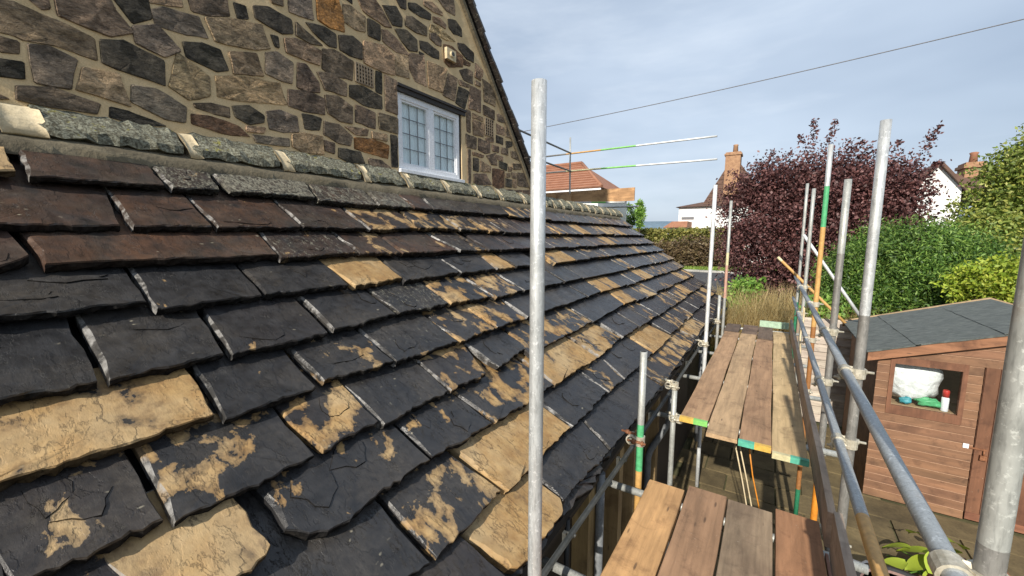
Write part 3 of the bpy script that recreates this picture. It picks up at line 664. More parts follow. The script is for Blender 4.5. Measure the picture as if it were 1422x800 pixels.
# traced from the photograph: up-left, up-right, tail-right, tail-left corners, then bare sandstone, lichen, brown
TILES = {10: '''-40,196 8,200 20,229 -35,226 .9 .1 0
27,206 205,221 230,256 39,244 .0 .3 .5
210,224 292,234 306,262 239,260 .25 .75 .3
295,234 425,250 437,272 318,261 .1 .9 .2
430,252 507,260 526,285 442,277 .1 .75 .4
514,264 556,268 574,288 527,284 .1 .8 .5
558,269 587,273 601,290 576,288 .1 .2 .7
589,273 662,283 671,296 603,290 0 .55 .2
664,283 698,286 707,297.5 673,296 0 .2 .1
700,286 716,288 729,303 709,298 .6 .2 .2''',
 9: '''-70,246 151,256.5 169,310 -60,312 0 .2 .6
154,256.5 263,266.6 296,314 184.5,312 0 .05 .7
268,268 393,280 419,313.6 302,315 .1 .3 .7
396,281 487,292 510,317 422,314 .15 .35 .4
491,293 565,297 581,315.5 514,318 .6 .1 .6
568,297 622,300 637,317 584,316 .55 .2 .1
624,300 662,306 678,320 640,317 .5 .45 .2''',
 8: '''-60,318 25,321 43,353 -50,372 .15 .3 .6
36,324 366,321.5 386,351 60,366 .12 .05 1.0
369,322 473,324 497,350 390,357 .25 .55 .4
476,324 534,324.5 557,351 500,350 .5 .2 .7
537,325 606,329 637,347 560,351 .2 .2 .8
608,329 653,327 678,347 640,347 .3 .5 .2''',
 7: '''-80,372 181,369 205,416.5 -60,446 0 .12 0
188,369 335.6,360 366,407.5 217,429 .12 .03 0
340,360 457,361 485,396 369,406 .1 .12 0
459,362.5 535,356 559.5,385 494,396 1.1 .0 0
538,357 617,354 640,376 563,390 0 .05 0
619,354 671,351.5 689,374 642,377 0 .02 0
673,351.5 696,351.5 716,370.6 691,373.5 .85 0 0
698,351 734,350 752,366 718,370 0 .05 0
755,347 785,344 800,361 772,365 .9 .05 0''',
 6: '''-90,462 105,445 138,527 -60,566 .1 .25 0
120,450 285,430 313,490 150,528 0 .15 0
290,430 425,415 457,461 322,493 .1 .18 .05
430,415 520,402 551.5,434.5 463,458 0 .05 0
524,402 597,393 624,421 555,434 .1 .55 0
599,393 654,384 684,411 627,421 .6 .05 0
657,384 697,378 726.5,403 690,413 .42 .15 .2
699,378 764,374 783,391 729,403 0 .05 0
767,374 789,369 809,385.5 786,390.5 0 .05 0
791,369 850,357 872,374 811,386 0 .03 0''',
 5: '''-120,560 272,513.5 300,574 -60,690 .85 .08 0
281,513.5 406.5,482 441,535 312,583 .05 .1 0
413,482 508,455 548,501 450,528 .38 .12 0
512,455 599,434 637.5,474 550.5,502 .1 .42 0
602,434 657,424 688,454 640,474 .6 .1 .1
660,426 705,415 730,441 691,454 .58 .05 .1
707,415 797,395 816,411 733,440 0 .1 0
799,395 820,390 835,404 818,411 0 .1 0
822,389.5 845,380 862,398 837,404 .85 .05 0''',
 4: '''-60,690 187,627 229.5,719 20,815 .36 .2 .1
193.5,624.5 395,565.5 439,630 240,728 .42 .12 0
397.5,565.5 485,528 526,585 449,624 .5 .12 .1
483,527 590,500 624,541 533,590 .05 .32 0
592,500 655,477 676,518 627,542 .5 .25 .1
656.7,476 712,458 734,479 692.6,509.8 0 .28 0
714,458 796,423 822.5,445 737,493 .55 .25 0
798,423 852,404 866,421 825,446 0 .12 0
854,404 870,400 884,416 868,421 .8 .05 0''',
 3: '''120,745 339,694 384,766 235,850 .88 .1 0
372,681 559,586 599,637.5 415,764 .36 .18 0
561,586 642,543 685,587 600,635 .22 .22 0
644,543 735,500 770,533 689,587 .52 .2 0
738,499 797,466 830,496 772,533 .8 .1 0
799,465 822,449 864,467 833,495 .72 .1 .1''',
 2: '''395,765 538.5,696.5 599,781 470,860 .12 .12 0
544,690 650,633.5 698,680 606,776 .44 .16 0
653,627 757,557.6 793,592.5 707,681 1.0 .03 0
759,556 809,510 844.5,544 796,592 0 .06 0
811,509 843,488 866,526 847,544 .42 .1 0
845,487 878,465 907,490 868,526 0 .08 0
880,464 905,448 933,466 909,489 .92 .05 0''',
 1: '''480,830 649,737 705,800 560,930 .1 .12 .1
655,735 757,665 790.5,703 718,796 .92 .04 0
760,664 826,594 846,626 784,694 .22 .15 0
828,592 899.6,518 920,536 848,623 .05 .22 0
902,517 945,462 966,470 922,534 .48 .3 .1
946,455 965,440 980,450 967,468 .7 .2 .1'''}
count = 0
for c_ in range(1, 11):
    s_t, head = GA[c_-1], GA[min(c_+1, 10)]+.08; gauge = GA[c_]-GA[c_-1]
    if c_ == 10: head = GA[10]+.06
    thick = {1: .07}.get(c_, .044)
    ymin, ymax = 1e9, -1e9
    for ln in TILES[c_].split('\n'):
        *P, yl, lc, br = ln.split(); (ula, ura, lra, lla) = [ys(tuple(map(float, p.split(',')))) for p in P]
        sl0 = max(-.35, min(.35, (ula[0]-lla[0])/max(.1, ula[1]-lla[1]))); sl1 = max(-.35, min(.35, (ura[0]-lra[0])/max(.1, ura[1]-lra[1])))
        s0 = s_t+max(-.05, min(.05, lla[1]-s_t)); s1 = s_t+max(-.05, min(.05, lra[1]-s_t))
        kw = {}
        if ln.startswith('372,681'): kw = dict(round0=.09, rag=.014)
        if ln.startswith('-60,318'): kw = dict(round1=.06)
        if ln.startswith('655,735'): kw = dict(round1=.05, round0=.03)
        if ln.startswith('120,745'): kw = dict(round1=.03, rag=.012)
        near = (lla[0]+lra[0])/2 < 4.2
        slate(lla[0]+.004, lra[0]-.004, s0, s1, head, sl0, sl1, float(yl), float(lc), float(br), thick*random.uniform(.9, 1.25), near, **kw)
        ymin = min(ymin, lla[0]); ymax = max(ymax, lra[0]); count += 1
    def rcol():
        r_ = random.random()
        y_ = (random.uniform(.5, .85) if r_ < .15 else (random.uniform(.28, .5) if r_ < .55 else random.uniform(0, .2)))
        return (y_, random.uniform(.05, .3)+(.25 if c_ >= 9 else 0), random.uniform(.2, .6) if c_ >= 8 else random.uniform(0, .15))
    y = ymax+.012; yend = HALF+.05*c_/10*4
    while y < yend-.12:
        wd = random.uniform(.26, .62) if c_ < 8 else random.uniform(.24, .5)
        if yend-(y+wd) < .2: wd = yend-y
        yl, lc, br = rcol(); so_ = random.uniform(-.014, .014)
        slate(y, y+wd-.010, s_t+so_, s_t+so_+random.uniform(-.01, .01), head, random.uniform(-.06, .06), random.uniform(-.06, .06), yl, lc, br, thick*random.uniform(.9, 1.25), y < 4.2, lift=random.uniform(0, .008)); y += wd; count += 1
    y = ymin-.012
    while y > -1.3:
        wd = random.uniform(.35, .7); yl, lc, br = rcol()
        slate(y-wd+.010, y, s_t+random.uniform(-.01, .01), s_t+random.uniform(-.01, .01), head, 0, 0, yl, lc, br, thick, True); y -= wd; count += 1
# under-eaves course
y = -1.2
while y < HALF-.2:
    wd = random.uniform(.45, .9); slate(y, min(HALF, y+wd)-.012, -.012+random.uniform(-.012, .02), -.012+random.uniform(-.012, .02), .4, 0, 0, 0, .1, .1, .085, y < 4.5, rag=.02, lift=-.064); y += wd
print('slates', count)
# --- weathering course where the roof meets the wall, pale joints between the stones
jx = [onx(q, XW+.08).y for q in ((15, 160), (258, 200), (390, 218), (502, 240), (563, 249), (617, 261), (660, 266), (692, 272), (725, 277))]
jw = [.15, .055, .06, .05, .055, .06, .055, .055, .055]
y = jx[-1]
while y < 10.2: y += random.uniform(.32, .55); jx.append(y); jw.append(.055)
prev = -1.4
for y, wj in zip(jx, jw):
    a_, b_ = prev, y-wj/2; m = MB(); N = max(3, int((b_-a_)/.045)); jz = lambda k: random.uniform(-k, k)
    prof = [(XW-.02, .735), (XW+.008, .722), (XW+.045, .678), (XW+.092, .640), (XW+.128, .600), (XW+.130, .552), (XW-.02, .545)]
    vs = []
    for i in range(N+1):
        yy = a_+(b_-a_)*i/N; e = 1 if 0 < i < N else .86
        vs += [(XW+(x-XW)*e+jz(.009), yy+jz(.008), .64+(zz-.64)*e+jz(.012)) for x, zz in prof]
    k = len(prof); fs = [(i*k+j, i*k+j+1, (i+1)*k+j+1, (i+1)*k+j) for i in range(N) for j in range(k-1)]+[tuple(range(k)), tuple(reversed(range(N*k, N*k+k)))]
    m.add(vs, fs); m.build('weathering_stone', LICHEN, house)
    m = MB(); yc = y; h_ = wj/2+.012
    k = 6; pj = [(XW-.02, .72), (XW+.04, .695), (XW+.098, .628), (XW+.122, .585), (XW+.135, .535), (XW-.02, .53)]
    vs = []
    for i in range(4):
        yy = yc-h_+2*h_*i/3+ .02; vs += [(x+jz(.006), yy+(.7-zz)*.12+jz(.006), zz+jz(.007)) for x, zz in pj]
    m.add(vs, [(i*k+j, i*k+j+1, (i+1)*k+j+1, (i+1)*k+j) for i in range(3) for j in range(k-1)]+[tuple(range(k)), tuple(reversed(range(3*k, 4*k)))], smooth=True)
    m.build('joint_mortar', CREAM, house); prev = y+wj/2
m = MB(); N = 130; vs = []                               # cement fillet under the weathering course
for i in range(N+1):
    yy = -1.3+11.5*i/N; vs += [(XW+.04, yy, .575), (XW+.098+.006*math.sin(i*.9), yy, .545+random.uniform(-.008, .006)), (XW+.200+random.uniform(-.016, .022), yy, .482+random.uniform(-.008, .008)), (XW+.195, yy, .42)]
m.add(vs, [(i*4+j, i*4+j+1, i*4+5+j, i*4+4+j) for i in range(N) for j in range(3)], smooth=True); m.build('mortar_fillet', FILLET, house)
# beyond the gable the little roof falls away on its other side
m = MB(); m.hexa([Vector(v) for v in ((XW-2.3, 6.2, -1.0), (XW-.02, 6.2, .50), (XW-.02, 10.2, .50), (XW-2.3, 10.2, -1.0), (XW-2.3, 6.2, -.9), (XW-.02, 6.2, .72), (XW-.02, 10.2, .72), (XW-2.3, 10.2, -.9))]); m.build('rear_slope', SLATE_D, house, (0, .3, .1))
# walls under the lean-to
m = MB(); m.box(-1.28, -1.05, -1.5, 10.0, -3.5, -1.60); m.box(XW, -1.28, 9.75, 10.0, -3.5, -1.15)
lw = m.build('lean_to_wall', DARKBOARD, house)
m = MB(); v8 = [(XW, 9.75, -1.15), (-1.28, 9.75, -1.15), (-1.28, 10, -1.15), (XW, 10, -1.15), (XW, 9.75, .36), (-1.28, 9.75, -1.12), (-1.28, 10, -1.12), (XW, 10, .36)]; m.hexa([Vector(v) for v in v8]); m.build('end_gable', MORTAR, house)
for px_, yy_, w_ in ((812, 745, .13), (875, 650, .13), (853, 700, .10), (905, 640, .10)):
    p = onx((px_, yy_), -.98); m = MB(); m.box(-1.05, -.93, p.y-w_/2, p.y+w_/2, -3.5, -1.66); m.build('timber_post', WOOD_Z, lw, jc((.34, .23, .11), .1))
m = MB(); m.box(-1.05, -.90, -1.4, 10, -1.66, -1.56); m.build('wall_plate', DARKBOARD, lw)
for p, q in (((1.9), .0), ((5.0), .0), ((6.6), .0)): pass
# gutter: half-round with brackets
m = MB(); N = 60; n_ = 9; vs = []
for i in range(N+1):
    yy = -1.3+11.2*i/N
    for r_, k0 in ((.018, 0), (.015, 1)):
        for j in range(n_):
            a_ = math.pi*(j if k0 == 0 else n_-1-j)/(n_-1); vs.append((-.764+r_*.9*math.cos(a_), yy, -1.50-r_*.9*math.sin(a_)-.0009*yy+.012*math.sin(yy*1.3)))
k = 2*n_; m.add(vs, [(i*k+j, (i+1)*k+j, (i+1)*k+(j+1) % k, i*k+(j+1) % k) for i in range(N) for j in range(k)]+[tuple(range(k)), tuple(reversed(range(N*k, N*k+k)))], smooth=True)
gut = m.build('gutter', GUTTER, house)
for yy in (.9, 1.75, 2.6, 3.45, 4.3, 5.2, 6.1, 7.0):
    m = MB(); m.tube([(-.764+.02*math.cos(a), yy, -1.50-.02*math.sin(a)+.012*math.sin(yy*1.3)) for a in [math.pi*i/8 for i in range(9)]], .006, 6); m.box(-.81, -.79, yy-.012, yy+.012, -1.58, -1.5); m.build('bracket', GUTTER, gut)
def pipe(name, pts, r, mat, parent, n=12):
    m = MB(); m.tube(pts, r, n); return m.build(name, mat, parent)
p = onx((923, 600), -.86); yd = p.y
pipe('downpipe', [(-.80, yd, -1.6), (-.82, yd, -1.92), (-.84, yd, -2.02), (-.97, yd-.12, -2.28), (-.99, yd-.14, -2.36), (-.99, yd-.14, -3.49)], .034, PIPE, house)
p = onx((832, 740), -.90); pipe('downpipe', [(-.90, p.y, -1.62), (-.90, p.y, -3.49)], .03, PIPE, house)
p = onx((965, 635), -.90); pipe('downpipe', [(-.90, p.y, -1.62), (-.90, p.y, -3.49)], .034, PIPE, house)
p = onx((787, 770), -.90); pipe('downpipe', [(-.90, p.y, -1.62), (-.90, p.y, -3.49)], .016, P_BLACK, house)

# ------------------------------------------------------------------ THE SCAFFOLD
TR = .02415
scaf = empty('scaffold', (-.1, 4, -3.5), 'steel tube scaffold along the eave with upright poles, two guard rails and painted tube ends', 'scaffold')
def banded(name, a, b, bands, parent, r=TR, label=None, n=16):
    """bands: [(fraction, material)...] from a to b; the last runs to 1"""
    a, b = Vector(a), Vector(b); m = MB(); pts, mis, mats = [], [], []
    f0 = 0
    for f, mt in bands:
        if mt not in mats: mats.append(mt)
        segs = max(1, int((f-f0)*(b-a).length/.5)); 
        for i in range(segs): pts.append(a.lerp(b, f0+(f-f0)*i/segs)); mis.append(mats.index(mt))
        f0 = f
    pts.append(b); m.tube(pts, r, n, mis=mis)
    d = (b-a).normalized(); m.tube([b-d*.03, b+d*.0006], r*.84, n, mi=len(mats)); mats.append(BLACKROOM)   # open end
    o = m.build(name, mats, parent)
    if label: o['label'] = label
    return o
def coupler(p, ax1, ax2, parent, mat=FITTING, s=1.0, rust=False):
    """two jaws at right angles round tube axes ax1 / ax2, with bolts and nuts"""
    p, a, b = Vector(p), Vector(ax1).normalized(), Vector(ax2).normalized(); c = a.cross(b).normalized(); m = MB()
    def ring(o, ax, side):
        u = c; v = ax.cross(u).normalized(); N = 14; b0 = len(m.v)
        for i in range(N+1):
            t = rad(20)+i*rad(320)/N
            for w_ in (-.027*s, .027*s):
                for r_ in (TR+.001, TR+.0105): m.v.append(tuple(o+ax*w_+(u*math.cos(t)*side+v*math.sin(t))*r_))
        for i in range(N):
            q = b0+4*i
            for f in ((0, 1, 5, 4), (2, 6, 7, 3), (1, 3, 7, 5), (0, 4, 6, 2)): m.f.append(tuple(q+x for x in f)); m.mi.append(0); m.sm.append(False)
    off = c*(TR+.003); ring(p-off, a, 1); ring(p+off, b, -1)
    m.bar(p-a*.02-b*.022, p+a*.02+b*.022, .03, .022, c)
    o = m.build('coupler', mat, parent)
    for o_, ax, sg in ((p-off, a, -1), (p+off, b, 1)):
        v = ax.cross(c).normalized(); q = o_+v*(TR+.016); m = MB()
        m.tube([q-c*.05, q+c*.075], .0075, 8); m.tube([q+c*.022, q+c*.044], .016, 6); m.tube([q-c*.034, q-c*.02], .017, 6)
        m.bar(q-v*.012-c*.012, q-v*.012+c*.02, .02, .02, ax)
        m.build('bolt', RUST if rust else mat, o)
    return o
Z = Vector((0, 0, 1)); GZ = -3.5
def pole(x, y, ztop, bands, label=None, z0=GZ, dx=0, dy=0): return banded('upright_pole', (x+dx, y+dy, z0), (x, y, ztop), bands, scaf, label=label)
def fr_(z, ztop, z0=GZ): return (z-z0)/(ztop-z0)
p1 = Vector((-.635, 1.138, .473)); pole(p1.x, p1.y, p1.z, [(1, GALV)], 'bright grey pole standing alone against the roof')
s2 = onx((894, 488), -.69); pole(s2.x, s2.y, s2.z, [(fr_(-1.98, s2.z), GALV_O), (fr_(-1.62, s2.z), P_TAN), (fr_(-1.28, s2.z), P_GREEN), (1, GALV_O)], 'short grey pole with green and tan painted bands beside the gutter')
s3 = onx((937, 541), -.70); pole(s3.x, s3.y, s3.z, [(1, GALV_O)])
s4 = onx((993.6, 257), -.68); pole(s4.x, s4.y, s4.z, [(1, WHITE_T)], 'bright thin pole in front of the white house')
s5 = onx((1010, 279), -.69); s5y = 8.3; pole(s5.x, s5y, s5.z*s5y/s5.y, [(fr_(-.9, 1), GALV_O), (fr_(-.25, 1), P_PINK), (fr_(0, 1), P_CREAMP), (1, GALV_O)], dx=0)
s6 = onx((999.5, 410), -.71); pole(s6.x, s6.y, s6.z, [(1, GALV_O)])
XO = .445
o1 = onx((1441, 350), XO); o1 = onx((1381, 744), XO); pole(o1.x, o1.y, .62, [(fr_(-.66, .62), GALV_D), (1, GALV_O)], 'nearest thick pole at the right with a dark lower half')
o2 = onx((1230.7, 167), XO); pole(o2.x, o2.y, o2.z, [(fr_(-.50, o2.z), GALV_D), (fr_(-.42, o2.z), GALV_D), (1, GALV)], 'tall grey pole in front of the purple tree')
o3 = onx((1178, 249), XO); pole(o3.x, o3.y, o3.z, [(fr_(-2.62, o3.z), P_BLACK), (fr_(-1.95, o3.z), P_ORANGE), (fr_(-1.85, o3.z), RUST), (fr_(-.12, o3.z), GALV_D), (1, GALV_O)], 'brownish pole with an orange foot')
o4 = onx((1154, 201), XO); pole(o4.x, o4.y, o4.z, [(fr_(-2.98, o4.z), P_DGREEN), (fr_(-1.0, o4.z), P_BROWN), (fr_(.12, o4.z), P_TAN), (fr_(.56, o4.z), P_GREEN), (1, GALV)], 'pole painted orange, green and bare at its top')
o5 = onx((1130.5, 262), XO); pole(o5.x, o5.y, o5.z, [(1, GALV_O)])
o6 = onx((1119, 255), XO); pole(o6.x, 9.3, o6.z*9.3/o6.y, [(fr_(-1.2, 1), P_DGREEN), (1, GALV_O)])
RX = XO-TR*2-.006
r1 = banded('guard_rail', (RX, -1.3, -.752), (RX, 9.5, -.735), [(1, GALV_B)], scaf, n=20)
r2 = banded('guard_rail', (RX, -1.3, -1.165), (RX, 9.5, -1.15), [(.27, GALV_B), (.315, P_TAN), (1, GALV_B)], scaf, n=20)
for o_, zz in ((o1, -.752), (o2, -.747), (o3, -.745), (o4, -.742), (o5, -.74)):
    coupler((RX+TR+.003, o_.y+(.0), zz), (0, 1, 0), (0, 0, 1), scaf, FITTING, 1, o_ is o1)
for o_, zz in ((o2, -1.16), (o3, -1.158), (o4, -1.155), (o5, -1.15)): coupler((RX+TR+.003, o_.y, zz), (0, 1, 0), (0, 0, 1), scaf, FITTING)
# ledgers and transoms that carry the boards
BT = -1.66
for xx, nm in ((XO-.056, 'ledger'),): banded('ledger_tube', (xx, -1.2, BT-.038-.0485-TR*1), (xx, 9.3, BT-.038-.0485-TR), [(1, GALV_D)], scaf)
for yy in (-.6, .6, 1.75, 2.62, 3.98, 5.3, 6.6, 7.8, 8.75):
    banded('transom_tube', (-.98 if yy not in (-.6,) else -.7, yy, BT-.038-TR), (.62 if yy > 3 else .53, yy, BT-.038-TR), [(1, GALV_O)], scaf)
for o_, zc in ((s2, -1.40), (s3, -1.40), (s4, -1.42), (s6, -1.42)):
    coupler((o_.x-.028, o_.y, zc), (0, 0, 1), (0, 1, 0), scaf, FITTING, 1.25, o_ is s2)
coupler((s3.x+.028, s3.y, -1.72), (0, 0, 1), (0, 1, 0), scaf, FITTING, 1.2)
for o_ in (o3, o4, o2): coupler((o_.x-.028, o_.y, BT-.10), (0, 0, 1), (0, 1, 0), scaf, FITTING, 1.1)
banded('brace_tube', ony((1116, 326), 8.7), ony((1197, 443), 8.7), [(1, WHITE_T)], scaf, label='bright diagonal tube sloping down to the right')
banded('brace_tube', ony((1080, 357), 8.9), ony((1180, 455), 8.9), [(.06, P_CREAMP), (1, P_TAN)], scaf, label='yellow and orange diagonal tube sloping down to the right')
# far scaffold round the end of the house
sc2_ = empty('scaffold', (-5, 11.4, -3.5), 'farther scaffold beyond the roof end, its rails painted tan, green and white', 'scaffold')
YF = 11.4
def P_(q, Y=YF): return ony(q, Y)
def band2(name, q0, q1, bands, Y=YF): return banded(name, P_(q0, Y), P_(q1, Y), bands, sc2_)
band2('upright_pole', (790, 420), (792, 191), [(.68, GALV_O), (1, GALV_O)])
band2('guard_rail', (750, 218.5), (996, 189), [(.18, GALV_D), (.40, P_TAN), (.60, P_LIME), (1, WHITE_T)])
band2('guard_rail', (750, 241), (996, 221), [(.18, GALV_D), (.40, P_CREAMP), (.60, P_LIME), (1, WHITE_T)])
a = P_((793, 213)); banded('guard_rail', a+Vector((0, .05, .0)), a+Vector((.1, -4.0, 0)), [(1, GALV_D)], sc2_); 
b = P_((793, 238)); banded('guard_rail', b+Vector((0, .05, .0)), b+Vector((.1, -4.0, 0)), [(1, GALV_D)], sc2_)
banded('upright_pole', a+Vector((.05, -3.6, -6.0)), a+Vector((.05, -3.6, .55)), [(1, GALV_D)], sc2_)
band2('transom_tube', (770, 281.5), (868, 281), [(.55, WHITE_T), (.75, P_LIME), (1, GALV)]); band2('transom_tube', (770, 290), (887, 286.5), [(1, GALV)], 11.9)
m = MB(); a, b = P_((740, 264)), P_((881, 260)); m.box(a.x, b.x, YF+.03, YF+.068, b.z-.36, b.z)
tag(m.build('toe_board', TANWOOD, None, (.52, .30, .14)), 'pale new toe board standing on edge on the farther scaffold lift', 'board')
m = MB(); m.box(-5.62, -5.22, YF-.08, YF+.02, 1.0, 1.32); tag(m.build('timber_block', TANWOOD, None, (.50, .31, .16)), 'short timber block at the foot of the far scaffold pole', 'timber')

# ------------------------------------------------------------------ BOARDS
def board(name, x0, x1, y0, y1, zt, col, label, bands=None, group=None, th=.038, cat='board', tip=0):
    o = empty(name, ((x0+x1)/2, (y0+y1)/2, zt-th), label, cat, group)
    m = MB(); N = 14; vs = []; ph = random.uniform(0, 6)
    prof = [(0, -th), (1, -th), (1, -.004), (.985, 0), (.015, 0), (0, -.004)]
    for i in range(N+1):
        yy = y0+(y1-y0)*i/N; wob = .003*math.sin(i*.9+ph); sag = .004*math.sin(i*.7+ph)+tip*(i/N)
        vs += [(x0+(x1-x0)*u+wob+(random.uniform(-.002, .002)), yy+(random.uniform(-.004, .004) if i in (0, N) else 0), zt+v+sag) for u, v in prof]
    k = 6; m.add(vs, [(i*k+j, i*k+(j+1) % k, (i+1)*k+(j+1) % k, (i+1)*k+j) for i in range(N) for j in range(k)]+[tuple(reversed(range(k))), tuple(range(N*k, N*k+k))])
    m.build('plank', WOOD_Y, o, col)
    if bands:
        ye, mats = bands; sgn = -1 if ye == 'y0' else 1; yy = y0 if ye == 'y0' else y1; wseg = (x1-x0)/len(mats)
        for i, mt in enumerate(mats):
            if mt is None: continue
            m = MB(); a_, b_ = x0+wseg*i, x0+wseg*(i+1); ya, yb = sorted((yy+sgn*.004, yy-sgn*.032))
            m.box(a_, b_, ya, yb, zt+.006, zt+.0085); yf0, yf1 = sorted((yy+sgn*.0042, yy+sgn*.007)); m.box(a_, b_, yf0, yf1, zt-th*.98, zt+.0085)
            m.build('end_band', mt, o)
    return o
G1 = 'boards of the nearer platform'; G2 = 'boards of the farther platform'
board('scaffold_board', -.612, -.385, -1.15, 2.715, BT, (.54, .31, .135), 'warm tan scaffold board of the nearer platform, first from the house', None, G1)
board('scaffold_board', -.372, -.143, -1.10, 2.79, BT+.002, (.35, .205, .115), 'dark brown scaffold board of the nearer platform, second from the house', None, G1)
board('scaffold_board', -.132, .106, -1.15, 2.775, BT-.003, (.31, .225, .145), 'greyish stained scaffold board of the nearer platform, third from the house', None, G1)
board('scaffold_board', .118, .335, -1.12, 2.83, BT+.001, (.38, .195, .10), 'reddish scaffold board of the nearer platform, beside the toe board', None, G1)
board('scaffold_board', -.628, -.393, 3.875, 8.02, BT, (.42, .26, .145), 'brown scaffold board with yellow and green end, farther platform beside the slate roof', ('y0', (P_YEL, P_LIME)), G2)
board('scaffold_board', -.380, -.143, 3.675, 8.00, BT+.002, (.46, .31, .175), 'tan scaffold board of the farther platform with bare unpainted end, second from the house', None, G2)
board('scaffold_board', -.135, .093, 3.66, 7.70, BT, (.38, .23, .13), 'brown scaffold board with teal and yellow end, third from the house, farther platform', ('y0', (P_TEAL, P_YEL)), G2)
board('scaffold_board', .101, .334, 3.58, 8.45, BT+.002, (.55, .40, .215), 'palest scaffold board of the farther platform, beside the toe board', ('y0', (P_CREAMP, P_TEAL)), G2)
G3 = 'dark board ends at the far end of the platform'
board('scaffold_board', -.655, -.42, 8.06, 8.82, BT+.006, (.13, .09, .065), 'dark board end at the far left corner of the farther platform', None, G3)
board('scaffold_board', -.375, -.135, 8.03, 8.85, BT+.004, (.17, .115, .08), 'dark board end at the far end, second from the house', None, G3)
board('scaffold_board', -.128, .093, 7.74, 8.85, BT+.003, (.15, .105, .075), 'dark board end at the far end, third from the house', None, G3)
board('scaffold_board', .345, .358, .2, 2.58, BT-.02, (.34, .20, .15), 'narrow reddish strip of board wedged against the toe board', None)
def toe(x, y0, y1, z0, z1, col, label):
    m = MB(); N = 16; vs = []
    for i in range(N+1):
        yy = y0+(y1-y0)*i/N; d_ = .004*math.sin(i*.8); vs += [(x+d_, yy, z0), (x+.036+d_, yy, z0), (x+.036+d_, yy, z1+.004*math.sin(i*1.1)), (x+d_, yy, z1+.004*math.sin(i*1.1))]
    m.add(vs, [(i*4+j, i*4+(j+1) % 4, i*4+4+(j+1) % 4, i*4+4+j) for i in range(N) for j in range(4)]+[(3, 2, 1, 0), tuple(range(N*4, N*4+4))])
    return tag(m.build('toe_board', WOOD_Y, None, col), label, 'board')
toe(.342, 2.60, 8.75, BT+.002, BT+.205, (.40, .30, .22), 'long grey brown toe board on edge beside the farther platform')
toe(.362, -1.2, 2.58, BT-.02, BT+.232, (.42, .33, .25), 'weathered toe board on edge beside the nearer platform')
m = MB(); m.box(-.12, .34, 8.92, 8.958, BT-.02, BT+.10); tag(m.build('toe_board', paint('mint_paint', (.42, .58, .42))), 'pale green painted board across the far end of the platform', 'board')
# green strap and knotted white rope hanging by the rails
m = MB(); pp = [Vector((XO-.03+.01*math.sin(i), 6.9+.02*math.sin(i*2.), -.95-i*.09)) for i in range(9)]
m.tube(pp, .012, 6); tag(m.build('white_rope', CREAM), 'knotted off white rope hanging from the lower guard rail', 'rope')
m = MB(); vs = []
for i in range(9): vs += [(XO-.06, 7.6+.02*math.sin(i), -.72-i*.11), (XO-.06, 7.72+.02*math.sin(i), -.72-i*.11), (XO-.055, 7.72, -.72-i*.11), (XO-.055, 7.6, -.72-i*.11)]
m.add(vs, [(i*4+j, i*4+(j+1) % 4, i*4+4+(j+1) % 4, i*4+4+j) for i in range(8) for j in range(4)]); tag(m.build('green_strap', P_DGREEN), 'dark green webbing strap hanging beside the toe board', 'strap')
def cord(pts, r, mat, label, nm='cord'):
    m = MB(); m.tube(pts, r, 6); return tag(m.build(nm, mat), label, 'cord')
for q0, q1, mt, lb in (((1020, 612), (1035, 697), CREAM, 'left white cord hanging through the gap between the platforms'), ((1026, 613), (1042, 699), CREAM, 'right white cord hanging through the gap between the platforms')):
    a = ony(q0, 4.0); b = ony(q1, 4.02); b = a+(b-a)*1.6; cord([a, a.lerp(b, .4)+Vector((.006, 0, 0)), a.lerp(b, .75)+Vector((.004, 0, 0)), b], .006, mt, lb)
a = ony((1040, 618), 4.05); b = ony((1045, 660), 4.05); c_ = ony((1051, 690), 4.05); cord([a, b, c_, c_+(c_-b)*1.2], .006, P_ORANGE, 'orange cord hanging through the gap between the platforms')

# ------------------------------------------------------------------ GROUND
def gh(x, y):
    t = max(0, min(1, (y-12.5)/12)); t = t*t*(3-2*t)
    far = max(0, y-60)
    return -3.5+t*1.55-min(far*.02, 14)
xs = [-4000, -1200, -400, -160, -80]+list(range(-50, 51, 4))+[80, 160, 400, 1200, 4000]; yv = [-300, -60, -15]+list(np.arange(-4, 40, 1.5))+[45, 55, 70, 100, 160, 300, 700, 1500, 3000, 6000]
m = MB(); vs = [(x, y, gh(x, y)) for y in yv for x in xs]; k = len(xs)
m.add(vs, [(j*k+i, j*k+i+1, (j+1)*k+i+1, (j+1)*k+i) for j in range(len(yv)-1) for i in range(k-1)], smooth=True)
ground = tag(m.build('ground', GROUND), kind='structure')
# paving of the yard, each slab its own piece
yy = 1.5; r_ = 0
while yy < 8.9:
    hgt = .45; xx = -.95+(r_ % 2)*-.3
    while xx < 3.4:
        if not (xx > 1.0 and yy > 6.85):
            m = MB(); z_ = GZ+.02+random.uniform(0, .005); g_ = random.uniform(.003, .008)
            m.hexa([Vector((xx+g_, yy+g_, GZ-.02)), Vector((xx+.6-g_, yy+g_, GZ-.02)), Vector((xx+.6-g_, yy+hgt-g_, GZ-.02)), Vector((xx+g_, yy+hgt-g_, GZ-.02))]+[Vector((xx+a*.6+(g_+.006)*(1-2*a), yy+b*hgt+(g_+.006)*(1-2*b), z_+random.uniform(-.004, .004))) for a, b in ((0, 0), (1, 0), (1, 1), (0, 1))])
            m.build('paving_slab', PAVING, ground)
        xx += .6
    yy += hgt; r_ += 1
